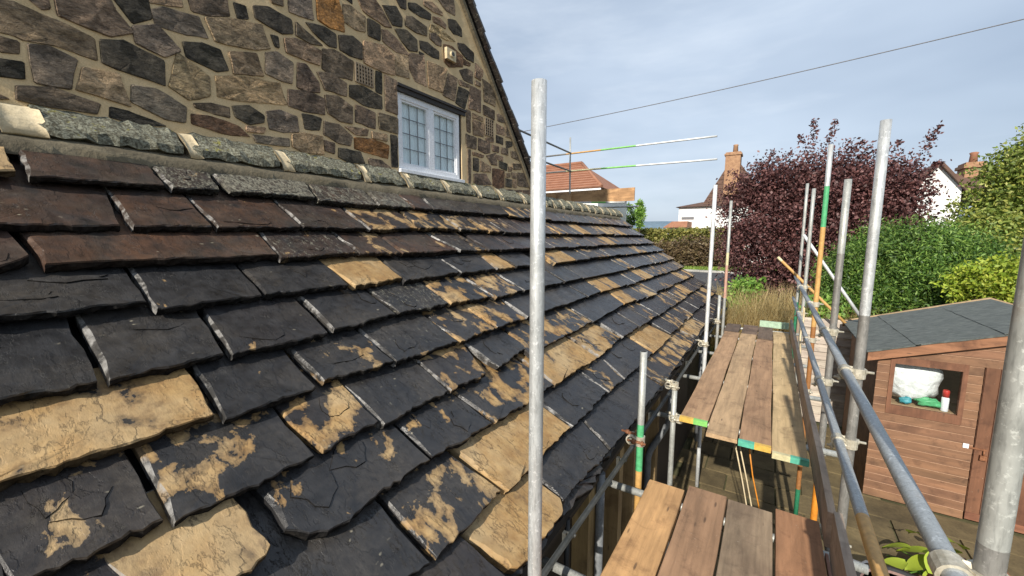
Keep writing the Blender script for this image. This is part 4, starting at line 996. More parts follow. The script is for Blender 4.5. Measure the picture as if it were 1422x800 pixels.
# road beyond the garden, with a kerb and a verge
m = MB(); N = 30
def strip(m, y0, y1, x0, x1, dz0, dz1):
    vs = []
    for i in range(N+1):
        x = x0+(x1-x0)*i/N; b_ = -.03*(x+4)
        vs += [(x, y0+b_, gh(x, y0)+dz0), (x, y1+b_, gh(x, y1)+dz1)]
    m.add(vs, [(2*i, 2*i+2, 2*i+3, 2*i+1) for i in range(N)])
for a_, b_ in ((15.5, 17), (17, 18.5), (18.5, 20), (20, 21.5), (21.5, 23), (23, 24.6)): strip(m, a_, b_, -45, 6, .06, .06)
tag(m.build('road', ASPH), kind='structure')
m = MB()
for i in range(60):
    x = -45+.85*i; b_ = -.03*(x+4); m.box(x, x+.84, 24.6+b_, 24.75+b_, gh(x, 24.6)-.1, gh(x, 24.6)+.17)
tag(m.build('kerb', KERB), kind='structure')
# hills that close the view
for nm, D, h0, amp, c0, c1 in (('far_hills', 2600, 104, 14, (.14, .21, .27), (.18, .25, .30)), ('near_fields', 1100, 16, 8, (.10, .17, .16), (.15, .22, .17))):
    m = MB(); vs = []; N = 120
    for i in range(N+1):
        x = -D*2.2+D*4.4*i/N; z_ = h0+amp*(.5*math.sin(i*.21+D)+.3*math.sin(i*.53)+.2*math.sin(i*1.3)); vs += [(x, D*.86, -60), (x, D, z_), (x, D*1.12, -60)]
    m.add(vs, [(3*i+j, 3*i+3+j, 3*i+4+j, 3*i+1+j) for i in range(N) for j in (0, 1)], smooth=True)
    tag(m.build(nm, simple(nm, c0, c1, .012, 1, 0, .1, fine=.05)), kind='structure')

# ------------------------------------------------------------------ FOLIAGE
def rot_basis(n):
    u = RNG.normal(size=(n, 3)); u /= np.linalg.norm(u, axis=1)[:, None]; v = RNG.normal(size=(n, 3)); v -= (v*u).sum(1)[:, None]*u; v /= np.linalg.norm(v, axis=1)[:, None]; return u, v
def leaves_mesh(name, P, L, W, mat, up=None, droop=None):
    """one pointed, folded leaf (two triangles a side) at every point"""
    n = len(P); u, v = rot_basis(n)
    if up is not None: u = u*(1-up)+np.array(droop if droop is not None else (0, 0, 1.))*up; u /= np.linalg.norm(u, axis=1)[:, None]; v -= (v*u).sum(1)[:, None]*u; v /= np.linalg.norm(v, axis=1)[:, None]
    s = RNG.uniform(.65, 1.35, (n, 1)); w_ = np.cross(u, v)
    a = P; b = P+u*L*s*.5+v*W*s*.5; c = P+u*L*s; d = P+u*L*s*.5-v*W*s*.5
    V = np.stack([a, b, c, d], 1).reshape(-1, 3); me = bpy.data.meshes.new(name)
    me.vertices.add(4*n); me.vertices.foreach_set('co', V.ravel().astype(np.float32)); me.loops.add(4*n); me.loops.foreach_set('vertex_index', np.arange(4*n, dtype=np.int32))
    me.polygons.add(n); me.polygons.foreach_set('loop_start', np.arange(0, 4*n, 4, dtype=np.int32)); me.polygons.foreach_set('loop_total', np.full(n, 4, np.int32))
    me.materials.append(mat); me.update(calc_edges=True); me.validate(); return me
def blob_pts(blobs, n, clump=.28, cl_n=14, inner=.35):
    """clumped points in the shells of ellipsoids (centre, radii)"""
    vol = np.array([r[0]*r[1]+r[1]*r[2]+r[0]*r[2] for _, r in blobs]); vol = vol/vol.sum(); out_ = []
    for (c, r), f in zip(blobs, vol):
        k = max(3, int(n*f/cl_n)); d = RNG.normal(size=(k, 3)); d /= np.linalg.norm(d, axis=1)[:, None]
        rr = (inner+(1-inner)*RNG.random(k)**.45)*(1+.10*RNG.normal(size=k)); cc = np.array(c)+d*rr[:, None]*np.array(r)
        out_.append((cc[:, None]+RNG.normal(size=(k, cl_n, 3))*clump*np.array([1, 1, .8])*.5).reshape(-1, 3))
    return np.concatenate(out_)
def obj_mesh(name, me, parent=None):
    o = bpy.data.objects.new(name, me); C.objects.link(o)
    if parent is not None: o.parent = parent; o.matrix_parent_inverse = Matrix.Translation(parent.location).inverted()
    return o
def plant(name, base, label, cat, blobs, n, L_, W_, mat, clump=.28, cl_n=14, trunk_r=.08, extra=None, group=None, up=None, droop=None, limbs=7, zmin=None, partname='crown'):
    o = empty(name, base, label, cat, group); P = blob_pts(blobs, n, clump, cl_n)
    if extra is not None: P = np.concatenate([P, extra])
    if zmin is not None: P = P[P[:, 2] > zmin]
    m = MB(); b = Vector(base); top = Vector(blobs[0][0]); 
    m.tube([b-Vector((0, 0, .1)), b.lerp(top, .35)+Vector((.04, .03, 0)), b.lerp(top, .75), top], [trunk_r, trunk_r*.8, trunk_r*.5, trunk_r*.15], 8)
    for i in range(limbs):
        c, r = blobs[i % len(blobs)]; e = Vector(c)+Vector((random.uniform(-.6, .6)*r[0], random.uniform(-.6, .6)*r[1], random.uniform(.1, .8)*r[2])); s_ = b.lerp(top, random.uniform(.25, .6))
        m.tube([s_, s_.lerp(e, .5)+Vector((0, 0, .12)), e], [trunk_r*.45, trunk_r*.25, trunk_r*.06], 6)
    m.build('trunk', BARK, o); obj_mesh(partname, leaves_mesh(partname, P, L_, W_, mat, up, droop), o); return o
def bl(q, Y, rx, rz, ry=None): p = ony(q, Y); return (tuple(p), (rx, ry or rx*.8, rz))
# purple plum tree
YT = 17
blobs = [bl((1150, 290), YT, 1.9, 1.5), bl((1085, 268), YT, 1.3, 1.2), bl((1060, 255), YT, .8, .7), bl((1045, 290), YT, 1.05, 1.15), bl((1032, 340), YT, .75, .9), bl((1208, 272), YT, 1.3, 1.2), bl((1246, 272), YT+.4, .8, 1.0), bl((1120, 325), YT-.5, 1.9, 1.5), bl((1060, 350), YT-.4, 1.25, 1.2), bl((1190, 330), YT-.2, 1.7, 1.2), bl((1100, 385), YT-.8, 1.5, .75), bl((1135, 250), YT, .8, .8), bl((1190, 250), YT, 1.0, .7), bl((1235, 312), YT, .8, .8)]
ex = []
def shoot(q0, q1, Y, n, sp=.13):
    a, b = np.array(ony(q0, Y)), np.array(ony(q1, Y)); t = RNG.random(n)[:, None]; ex.append(a+(b-a)*t+RNG.normal(size=(n, 3))*sp*(1.2-t)+np.array([0, 0, .12])*np.sin(t*3.1))
for q0, q1, n in (((1128, 235), (1131, 165), 190), ((1142, 235), (1160, 168), 240), ((1118, 235), (1112, 190), 130), ((1255, 260), (1307, 172), 270), ((1270, 265), (1308, 226), 200), ((1075, 225), (1073, 210), 60), ((1205, 215), (1195, 197), 90), ((1238, 225), (1248, 197), 90), ((1180, 215), (1178, 196), 80), ((1040, 255), (1012, 240), 100), ((1035, 265), (1008, 262), 90), ((1262, 285), (1300, 268), 90), ((1090, 235), (1098, 212), 80), ((1165, 225), (1190, 205), 80)): shoot(q0, q1, YT, n)
base = ony((1130, 400), YT); base.z = gh(base.x, YT)
plum = plant('plum_tree', base, 'big dark purple leaved tree behind the end of the scaffold', 'tree', blobs, 84000, .095, .058, LF_PURPLE, .36, 40, .16, np.concatenate(ex), limbs=16)
# yew-like conifer and hedge behind the shed
YY = 12.2
blobs = [bl((1262, 388), YY, 1.5, 1.1), bl((1215, 393), YY-.4, .9, .9), bl((1215, 362), YY, .7, .6), bl((1308, 372), YY, .9, .75), bl((1258, 350), YY, .95, .65), bl((1300, 400), YY-.5, 1.2, .8), bl((1195, 415), YY-.6, .7, .6), bl((1345, 392), YY-.2, .75, .6), bl((1180, 380), YY-.3, .45, .5)]
base = Vector((ony((1265, 400), YY).x, YY, gh(0, YY)))
plant('conifer_bush', base, 'dense mid green conifer bush behind the shed roof', 'bush', blobs, 110000, .075, .024, LF_YEW, .26, 70, .12, limbs=8)
YG = 14.5
blobs = [bl((1430, 290), YG, .75, 1.4), bl((1392, 318), YG, .65, .7), bl((1440, 240), YG, .8, .9), bl((1400, 345), YG-.6, 1.2, .8), bl((1470, 300), YG, 1.4, 1.7), bl((1350, 325), YG-.2, .45, .4), bl((1410, 380), YG-.8, 1.1, .8)]
ex = []
for q0, q1, n in (((1400, 260), (1412, 205), 260), ((1395, 280), (1380, 240), 160), ((1365, 295), (1345, 268), 140), ((1350, 305), (1318, 286), 120)): shoot(q0, q1, YG, n, .16)
base = Vector((ony((1410, 400), YG).x, YG, gh(0, YG)))
plant('garden_tree', base, 'tall yellowish green tree at the right edge in front of the white gable', 'tree', blobs, 70000, .095, .045, LF_TALL, .34, 50, .14, np.concatenate(ex), limbs=10)
blobs = [bl((1378, 395), 10.3, .55, .33), bl((1400, 390), 10.3, .5, .36), bl((1357, 402), 10.4, .35, .25)]
base = Vector((ony((1380, 395), 10.3).x, 10.3, GZ))
plant('golden_shrub', base, 'bright lime yellow shrub showing above the shed roof', 'shrub', blobs, 9000, .075, .035, LF_LIME, .16, 16, .05, limbs=5)
# hedge, russet shrubs, verge
def hedge(name, x0, x1, y0, y1, z0, z1, n, L_, W_, mat, label, cat, seed_r=.10):
    P = RNG.random((n, 3))*np.array([x1-x0, y1-y0, z1-z0])+np.array([x0, y0, z0]); f = RNG.random(n)
    P[f < .45, 1] = y0+RNG.normal(size=(f < .45).sum())*seed_r; P[(f >= .45) & (f < .75), 2] = z1+RNG.normal(size=((f >= .45) & (f < .75)).sum())*seed_r*.6
    o = empty(name, ((x0+x1)/2, y0, z0), label, cat); m = MB(); 
    for i in range(8): x = x0+(x1-x0)*(i+.5)/8; m.tube([(x, (y0+y1)/2, z0-.1), (x+.1, (y0+y1)/2, z1-.3)], [.05, .02], 6)
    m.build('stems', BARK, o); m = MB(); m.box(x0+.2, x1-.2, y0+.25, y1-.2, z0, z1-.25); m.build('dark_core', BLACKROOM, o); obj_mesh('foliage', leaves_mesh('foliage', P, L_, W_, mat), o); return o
a = ony((890, 321), 31); b = ony((1000, 321), 31)
hedge('clipped_hedge', a.x-9, b.x+1.5, 31, 32.4, gh(0, 31), a.z, 26000, .20, .12, LF_HEDGE, 'long flat topped yellow green hedge across the road', 'hedge')
GR = 'russet shrubs in front of the clipped hedge'
for i, (q, rx, rz, lb) in enumerate((((925, 352), 1.7, .75, 'low russet shrub at the foot of the hedge, nearest the slate roof'), ((960, 350), 1.6, 1.0, 'wide russet brown shrub in front of the hedge and left of the bright thin pole'), ((990, 352), 1.5, .95, 'russet shrub behind the bright thin pole'))):
    p = ony(q, 28.2); p = Vector((p.x, p.y, p.z)); base = Vector((p.x, p.y, gh(0, p.y)))
    plant('russet_shrub', base, lb, 'shrub', [(tuple(p), (rx, .9, rz)), (tuple(p+Vector((.5, 0, -.4))), (rx*.9, .9, rz*.8))], 5200, .19, .08, LF_RUSSET, .3, 10, .05, group=GR, limbs=5)
# weeds and grass beyond the platform
def blades(name, n, sampler, hgt, wd, mat, label=None, kind='stuff', bend=.35):
    P = sampler(n); n = len(P); a = RNG.random(n)*6.283; h = hgt*RNG.uniform(.5, 1.25, n); d = np.stack([np.cos(a), np.sin(a), np.zeros(n)], 1); sd = np.stack([-np.sin(a), np.cos(a), np.zeros(n)], 1)*wd/2
    up = np.array([0, 0, 1.]); mid = P+up*(h*.55)[:, None]+d*(h*bend*.25)[:, None]; tip = P+up*h[:, None]*.95+d*(h*bend)[:, None]
    V = np.stack([P-sd, P+sd, mid+sd*.8, mid-sd*.8, tip], 1).reshape(-1, 3); me = bpy.data.meshes.new(name); b = np.arange(n)[:, None]*5
    li = (b+np.array([[0, 1, 2, 3, 3, 2, 4]])).ravel().astype(np.int32); ls = (np.arange(n)[:, None]*7+np.array([[0, 4]])).ravel().astype(np.int32); lt = np.tile(np.array([4, 3], np.int32), n)
    me.vertices.add(5*n); me.vertices.foreach_set('co', V.ravel().astype(np.float32)); me.loops.add(7*n); me.loops.foreach_set('vertex_index', li)
    me.polygons.add(2*n); me.polygons.foreach_set('loop_start', ls); me.polygons.foreach_set('loop_total', lt); me.materials.append(mat); me.update(calc_edges=True)
    o = obj_mesh(name, me); tag(o, label, None, None, kind); return o
def area(x0, x1, y0, y1):
    def f(n):
        x = RNG.uniform(x0, x1, n); y = RNG.uniform(y0, y1, n); return np.stack([x, y, [gh(a, b) for a, b in zip(x, y)]], 1)
    return f
blades('dry_weeds', 9000, area(-1.3, 1.9, 10.4, 13.8), 1.95, .026, LF_STRAW, 'tall dry weeds and seed heads beyond the end of the platform', bend=.4)
blades('green_weeds', 8000, area(-1.8, 2.2, 10.2, 13.0), 1.2, .035, LF_GRASS, 'fresh green grass and weeds below the end of the platform')
blades('grass_verge', 26000, area(-14, 4, 25.2, 29.5), .22, .05, LF_GRASS, 'grass verge between the kerb and the hedge')
for q, Y, r_, lb in (((1036, 404), 13.2, .42, 'bright green bush at the left of the dry weeds'), ((1022, 432), 12.4, .26, 'small green bush at the foot of the end pole'), ((1145, 434), 11.2, .28, 'fresh green bush behind the orange banded pole')):
    p = ony(q, Y); plant('green_bush', Vector((p.x, Y, gh(p.x, Y))), lb, 'bush', [(tuple(p), (r_, r_, r_*.8)), ((p.x, p.y, p.z-.5), (r_*.9, r_*.8, r_*.8))], 1800, .12, .07, LF_GREEN, .2, 8, .04, limbs=4)
blobs = [bl((889, 300), 30, .28, .75), bl((889, 288), 30, .18, .5)]
plant('small_cypress', Vector((ony((889, 300), 30).x, 30, gh(0, 30))), 'small pointed green cypress beside the red roofed house', 'tree', blobs, 1800, .16, .08, LF_GREEN, .16, 8, .05, limbs=3)
blobs = [bl((874, 300), 33, .7, .9)]
plant('dark_shrub', Vector((ony((874, 300), 33).x, 33, gh(0, 33))), 'dull green shrub against the white wall of the red roofed house', 'shrub', blobs, 1200, .2, .1, LF_YEW, .2, 8, .05, limbs=3)

# ------------------------------------------------------------------ HOUSES BEYOND
def courses(m_parent, quad, n, mat, name='tile_course', lift=.05):
    """overlapping rows of tiles up a roof plane; quad: eave-left, eave-right, ridge-right, ridge-left"""
    a, b, c, d = [Vector(v) for v in quad]; nr = (b-a).cross(d-a).normalized()
    if nr.z < 0: nr = -nr
    for i in range(n):
        t0, t1 = i/n, min(1, (i+1.25)/n); m = MB(); k = nr*lift
        m.hexa([a.lerp(d, t0), b.lerp(c, t0), b.lerp(c, t1), a.lerp(d, t1), a.lerp(d, t0)+k, b.lerp(c, t0)+k, b.lerp(c, t1)+k*.2, a.lerp(d, t1)+k*.2]); m.build(name, mat, m_parent)
Yh = 24
h1 = empty('red_roofed_house', tuple(Vector((-10, Yh, -3))), 'white rendered house with a hipped red tile roof behind the far scaffold', 'house')
e = ony((879, 273), Yh+6.5); rp_ = ony((808, 228), Yh+3.2); xe, ze, zr, xr = e.x, e.z, rp_.z, rp_.x
m = MB(); m.box(xe-11, xe-.35, Yh+.35, Yh+6.2, gh(0, Yh)-.5, ze-.02); m.build('wall', RENDER, h1)
m = MB(); m.add([(xe-11.4, Yh, ze), (xe, Yh, ze), (xe, Yh+6.5, ze), (xe-11.4, Yh+6.5, ze), (xr, Yh+3.2, zr), (xe-11.4, Yh+3.2, zr)], [(0, 1, 4, 5), (1, 2, 4), (2, 3, 5, 4), (0, 5, 3), (3, 2, 1, 0)]); rf = m.build('roof', REDTILE, h1)
courses(rf, [(xe-11.4, Yh-.05, ze), (xe, Yh-.05, ze), (xr, Yh+3.2, zr), (xe-11.4, Yh+3.2, zr)], 11, REDTILE, lift=.10)
m = MB(); m.tube([(xe-11.4, Yh+3.2, zr+.08), (xr, Yh+3.2, zr+.08)], .12, 8); m.tube([(xr, Yh+3.2, zr+.08), (xe, Yh, ze+.08)], .10, 8); m.build('ridge_tile', REDTILE, rf)
m = MB(); m.box(xe-11.3, xe-.05, Yh-.02, Yh+.08, ze-.16, ze-.03); m.build('fascia', UPVC, h1)
# white house with a chimney, across the road
Yh = 38
h2 = empty('white_house', (-4, Yh, -2), 'white house with a brown roof and tall brown chimney, left of the purple tree', 'house')
e0, e1 = ony((943, 288), Yh), ony((992, 288), Yh); zb = gh(0, Yh)
m = MB(); m.box(e0.x, e1.x+4, Yh, Yh+7, zb, e0.z); wl = m.build('wall', RENDER, h2)
apx = ony((1022, 222), Yh); 
m = MB(); ex0 = e0.x-.25; rr = ony((975, 280), Yh)
m.hexa([Vector(v) for v in ((ex0, Yh-.3, e0.z), (e1.x+4.3, Yh-.3, e0.z), (e1.x+4.3, Yh+3.5, e0.z), (ex0, Yh+3.5, e0.z), (ex0+1.9, Yh+1.2, e0.z+.45), (e1.x+4.3, Yh+1.2, e0.z+.45), (e1.x+4.3, Yh+3.4, e0.z+.5), (ex0+1.9, Yh+3.4, e0.z+.5))]); m.build('eaves_roof', BROWNTILE, h2)
g0 = ony((974, 282), Yh+.6); ga = ony((1014, 224), Yh+.6)
m = MB(); m.hexa([Vector(v) for v in ((g0.x, Yh+.6, g0.z-.3), (g0.x+5, Yh+.6, g0.z-.3), (g0.x+5, Yh+7, g0.z-.3), (g0.x, Yh+7, g0.z-.3), (ga.x, Yh+.7, ga.z), (ga.x+.6, Yh+.7, ga.z), (ga.x+.6, Yh+6.5, ga.z), (ga.x, Yh+6.5, ga.z))]); rf = m.build('roof', BROWNTILE, h2)
courses(rf, [(g0.x, Yh+.55, g0.z-.3), (g0.x+5, Yh+.55, g0.z-.3), (ga.x+.6, Yh+.68, ga.z), (ga.x, Yh+.68, ga.z)], 10, BROWNTILE, lift=.06)
m = MB(); c0, c1 = ony((1008, 212), Yh), ony((1029, 212), Yh); zc0 = ony((1018, 270), Yh).z; m.box(c0.x, c1.x, Yh-.05, Yh+1.2, zc0, c0.z); m.box(c0.x-.08, c1.x+.08, Yh-.12, Yh+1.28, c0.z-.25, c0.z-.1)
ch = m.build('chimney', BRICK, rf)
m = MB(); m.lathe([(.2, c0.z), (.17, c0.z+.55), (.21, c0.z+.62), (.15, c0.z+.66)], ((c0.x+c1.x)/2+.1, Yh+.6, 0), 12); m.build('chimney_pot', BRICK, h2)
m = MB(); q = ony((955, 303), Yh); m.box(q.x-.5, q.x+.5, Yh-.03, Yh+.02, q.z-.12, q.z+.1, 0); m.build('window', LEAD, h2)
o_ = empty('outbuilding', ony((935, 318), 36), 'low outbuilding with a brown roof beside the white house', 'outbuilding')
p = ony((937, 311), 36); m = MB(); m.box(p.x-.7, p.x+.9, 36, 38, gh(0, 36), p.z-.25); m.build('wall', RENDER, o_)
m = MB(); m.hexa([Vector(v) for v in ((p.x-.9, 35.8, p.z-.3), (p.x+1, 35.8, p.z-.3), (p.x+1, 38.2, p.z-.3), (p.x-.9, 38.2, p.z-.3), (p.x-.2, 35.9, p.z+.2), (p.x+1, 35.9, p.z+.2), (p.x+1, 38.1, p.z+.2), (p.x-.2, 38.1, p.z+.2))]); m.build('roof', REDTILE, o_)
# white gable at the right
Yh = 27
h3 = empty('white_gabled_house', tuple(ony((1310, 330), Yh)), 'white gabled house with a brown roof and a brick chimney, right of the purple tree', 'house')
L_, A_, R2 = ony((1284, 262), Yh), ony((1304, 229), Yh), ony((1336, 262), Yh); zb = gh(0, Yh); wd = R2.x-A_.x
m = MB(); pts = [(A_.x-wd*1.0, zb), (R2.x, zb), (R2.x, R2.z), (A_.x, A_.z), (A_.x-wd*1.0, R2.z)]; n_ = 5
m.add([(x, Yh, z) for x, z in pts]+[(x, Yh+7, z) for x, z in pts], [tuple(range(5)), tuple(reversed(range(5, 10)))]+[(i, 5+i, 5+(i+1) % 5, (i+1) % 5) for i in range(5)]); m.build('wall', RENDER, h3)
def roofpl(parent, A, B, dy0, dy1, mat, th=.12):
    A, B = Vector(A), Vector(B); nr = Vector((-(B.z-A.z), 0, B.x-A.x)).normalized(); nr = nr if nr.z > 0 else -nr; m = MB(); k = nr*th
    a, b, c, d = A+Vector((0, dy0, 0)), B+Vector((0, dy0, 0)), B+Vector((0, dy1, 0)), A+Vector((0, dy1, 0)); m.hexa([a, b, c, d, a+k, b+k, c+k, d+k]); return m.build('roof', mat, parent)
sl = (A_.z-R2.z)/(R2.x-A_.x)
rf = roofpl(h3, (A_.x, Yh, A_.z+.01), (R2.x+.5, Yh, R2.z-.5*sl+.01), -.25, 7.2, BROWNTILE); rf2 = roofpl(h3, (A_.x-wd-.5, Yh, R2.z-.5*sl+.01), (A_.x-.003, Yh, A_.z+.01), -.25, 7.2, BROWNTILE)
# cross wing with the ridge running to the right, and its chimney
q0, q1 = ony((1325, 232), Yh+3), ony((1400, 232), Yh+3)
m = MB(); zb2 = R2.z-.4
m.hexa([Vector(v) for v in ((A_.x+.4, Yh+.9, zb2), (q1.x+3, Yh+.9, zb2), (q1.x+3, Yh+7, zb2), (A_.x+.4, Yh+7, zb2), (A_.x+.4, Yh+3.6, A_.z-.05), (q1.x+3, Yh+3.6, A_.z-.05), (q1.x+3, Yh+4, A_.z-.05), (A_.x+.4, Yh+4, A_.z-.05))]); m.build('cross_roof', BROWNTILE, h3)
c0, c1 = ony((1343, 224), Yh+3), ony((1373, 224), Yh+3); cz = ony((1358, 224), Yh+3).z
m = MB(); m.box(c0.x, c1.x, Yh+3.1, Yh+4.2, A_.z-1, cz); m.box(c0.x-.08, c1.x+.08, Yh+3.0, Yh+4.3, cz-.28, cz-.12); m.build('chimney', BRICK, h3)
m = MB(); m.lathe([(.17, cz), (.14, cz+.42), (.18, cz+.5), (.12, cz+.54)], ((c0.x+c1.x)/2, Yh+3.6, 0), 12); m.build('chimney_pot', REDTILE, h3)
# overhead cable
a, b = ray(690, 190)*16, ray(1500, 8)*9; pts = [a.lerp(b, i/16)-Vector((0, 0, .10*math.sin(math.pi*i/16))) for i in range(17)]
m = MB(); m.tube(pts, .012, 6); tag(m.build('overhead_cable', LEAD), 'thin overhead cable crossing the sky above the far scaffold', 'cable')

# ------------------------------------------------------------------ THE SHED AND THE YARD
YS = 6.944; SX0, SX1 = 1.255, 4.42; RIDX, DEP = 2.835, 2.05
def rz_(x): return -1.47+.32*(min(x, 2*RIDX-x)-1.137)        # top of the roof above x
shed = empty('garden_shed', (2.8, YS+1, GZ), 'red brown timber garden shed with grey felt roof and small window', 'shed')
SC = (.215, .112, .060)
m = MB(); WX0, WX1, WZa, WZb = 1.425, 2.03, -2.155, -1.60
DX0, DX1, DZ1 = 2.215, 3.30, -1.50
zc = GZ+.04; i = 0
while True:
    z1 = zc+.112; top = -1.68
    segs = [(SX0, DX0-.012)]
    if zc > DZ1-.02: segs = [(SX0, SX1)]
    if z1 > WZa-.035 and zc < WZb+.03: segs = [(SX0, WX0-.045), (WX1+.045, DX0-.012)]
    zs = z1-.016
    def xl(z_): return 1.137+(z_+.10+1.47)/.32                 # left edge of the gable at this height
    for a_, b_ in segs:
        q = []
        for z_ in (zc, zs, z1): q.append((max(a_, xl(z_)), min(b_, 2*RIDX-xl(z_))))
        if min(b-a for a, b in q) < .06: continue
        m = MB()
        m.hexa([Vector((q[0][0], YS-.021, zc)), Vector((q[0][1], YS-.021, zc)), Vector((q[0][1], YS+.004, zc)), Vector((q[0][0], YS+.004, zc)), Vector((q[1][0], YS-.012, zs)), Vector((q[1][1], YS-.012, zs)), Vector((q[1][1], YS+.004, zs)), Vector((q[1][0], YS+.004, zs))])
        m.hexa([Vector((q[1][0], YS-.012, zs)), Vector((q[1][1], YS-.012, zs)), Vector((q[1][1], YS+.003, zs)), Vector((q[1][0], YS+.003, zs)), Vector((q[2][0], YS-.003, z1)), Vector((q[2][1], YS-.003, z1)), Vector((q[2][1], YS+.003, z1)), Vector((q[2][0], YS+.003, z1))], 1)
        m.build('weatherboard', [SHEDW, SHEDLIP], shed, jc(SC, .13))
    zc += .108; i += 1
    if zc > rz_(RIDX)-.14: break
m = MB(); m.box(SX0, SX0+.03, YS+.006, YS+DEP, GZ, rz_(SX0)-.12); m.box(SX1-.03, SX1, YS+.006, YS+DEP, GZ, rz_(SX1)-.12); m.box(SX0+.03, SX1-.03, YS+DEP-.03, YS+DEP, GZ, -1.55); m.box(SX0+.03, SX1-.03, YS+.03, YS+DEP-.03, GZ+.05, GZ+.09); m.build('shell', SHEDW, shed, SC)
m = MB()
for x0, x1, z0, z1 in ((WX0-.045, WX0, WZa-.115, WZb+.09), (WX1, WX1+.045, WZa-.115, WZb+.09), (WX0, WX1, WZa-.115, WZa), (WX0, WX1, WZb, WZb+.09)): m.box(x0, x1, YS-.03, YS+.02, z0, z1)
sw = m.build('window_frame', SHEDV, shed, (.19, .085, .046))
m = MB(); m.box(WX0, WX1, YS+.0, YS+.004, WZa, WZb); m.build('pane', GLASS, sw)
# door of upright boards with ledges, hasp and padlock
dm = MB(); dm.box(DX0, DX1, YS-.006, YS+.015, GZ+.06, DZ1); door = dm.build('door', SHEDV, shed, (.24, .11, .065))
for i in range(9):
    x = DX0+.095*0+ i*(DX1-DX0)/9; m = MB(); m.box(x+.003, x+(DX1-DX0)/9-.003, YS-.02, YS-.0065, GZ+.06, DZ1-.01); m.build('door_board', SHEDV, door, jc((.185, .08, .042), .1))
m = MB(); m.box(DX0-.002, DX1, YS-.032, YS-.0205, GZ+.06, GZ+.15); m.build('ledge', SHEDW, door, (.24, .10, .055))
m = MB(); hz = -2.56; m.box(DX0-.10, DX0-.05, YS-.028, YS-.018, hz+.02, hz+.075); m.build('keep_plate', UPVC, shed)
m = MB(); m.box(DX0-.05, DX0+.10, YS-.034, YS-.021, hz+.025, hz+.045); m.tube([(DX0+.075, YS-.04, hz+.03), (DX0+.075, YS-.045, hz-.03)], .008, 8); m.box(DX0+.045, DX0+.105, YS-.055, YS-.03, hz-.09, hz-.03); m.build('padlock', RUST, door)
m = MB()
for sgn in (0, 1):
    f = (lambda x: x) if sgn == 0 else (lambda x: 2*RIDX-x)
    a = Vector((f(1.137), YS-.09, rz_(1.137))); b = Vector((f(RIDX-.001), YS-.09, rz_(RIDX)))
    off = Vector((0, 0, -.125)); t_ = Vector((0, .022, 0))
    m.hexa([a+off, b+off, b+off+t_, a+off+t_, a, b, b+t_, a+t_])
m.build('barge_board', SHEDW, shed, (.30, .14, .072))
for sgn in (0, 1):
    f = (lambda x: x) if sgn == 0 else (lambda x: 2*RIDX-x)
    a, b = (f(1.12), rz_(1.12)+.012), (f(RIDX), rz_(RIDX)+.012)
    for k_, (xa, xb) in enumerate(((1.12, 1.62), (1.57, 2.34), (2.29, RIDX))):       # three sheets of felt, each lapping the one below
        A_, B_ = (f(xa), rz_(xa)+.012), (f(xb), rz_(xb)+.012); y0, y1 = YS-.105, YS+DEP+.08; h_ = .007; m = MB()
        vs = []
        for i in range(13):
            yy = y0+(y1-y0)*i/12
            for j in range(5):
                t = j/4; vs.append((A_[0]+(B_[0]-A_[0])*t+(random.uniform(-.006, .006) if j == 0 and k_ else 0), yy, A_[1]+(B_[1]-A_[1])*t+h_*(1-t)*(1 if k_ else .4)+random.uniform(-.003, .004)))
        nn = len(vs); vs += [(x, y, z-.02) for x, y, z in vs]; fq = [(i*5+j, i*5+j+1, (i+1)*5+j+1, (i+1)*5+j) for i in range(12) for j in range(4)]
        fq += [(i*5, (i+1)*5, nn+(i+1)*5, nn+i*5) for i in range(12)]+[(j, j+1, nn+j+1, nn+j) for j in range(4)]; m.add(vs, fq); m.build('felt_sheet', FELT, shed)
    m = MB(); m.hexa([Vector((a[0], YS+DEP+.08, a[1]-.09)), Vector((b[0], YS+DEP+.08, b[1]-.09)), Vector((b[0], YS+DEP+.105, b[1]-.09)), Vector((a[0], YS+DEP+.105, a[1]-.09)), Vector((a[0], YS+DEP+.08, a[1]+.02)), Vector((b[0], YS+DEP+.08, b[1]+.02)), Vector((b[0], YS+DEP+.105, b[1]+.02)), Vector((a[0], YS+DEP+.105, a[1]+.02))]); m.build('rear_barge', SHEDW, shed, (.38, .27, .16))
m = MB(); m.box(SX0+.03, DX0+.2, YS+.06, YS+.5, WZa-.04, WZa-.005); sh = m.build('shelf', SHEDW, shed, (.45, .30, .17))
# what lies on the shelf
def lump(name, c, r, mat, label, cat, seed, rough=.22, nu=16, nv=12):
    rr = random.Random(seed); m = MB(); ph = [rr.uniform(0, 6.3) for _ in range(6)]; vs = []
    for j in range(nv+1):
        t = math.pi*j/nv
        for i in range(nu):
            a = 2*math.pi*i/nu; k = 1+rough*(.5*math.sin(3*a+ph[0]+2*t)+.35*math.sin(5*t+ph[1]+a)+.3*math.sin(7*a+ph[2]-3*t)+rr.uniform(-.12, .12))
            vs.append((c[0]+r[0]*k*math.sin(t)*math.cos(a), c[1]+r[1]*k*math.sin(t)*math.sin(a), max(c[2]-r[2]*.98, c[2]+r[2]*k*math.cos(t))))
    m.add(vs, [(j*nu+i, (j+1)*nu+i, (j+1)*nu+(i+1) % nu, j*nu+(i+1) % nu) for j in range(nv) for i in range(nu)], smooth=True); return tag(m.build(name, mat), label, cat)
lump('plastic_sack', (1.63, YS+.19, -1.83), (.30, .13, .28), BAG, 'bulging white plastic sack behind the shed window', 'sack', 3)
lump('green_sheet', (1.80, YS+.10, -2.085), (.13, .04, .05), P_GREEN, 'crumpled green sheet under the white sack in the shed window', 'sheet', 5, .4)
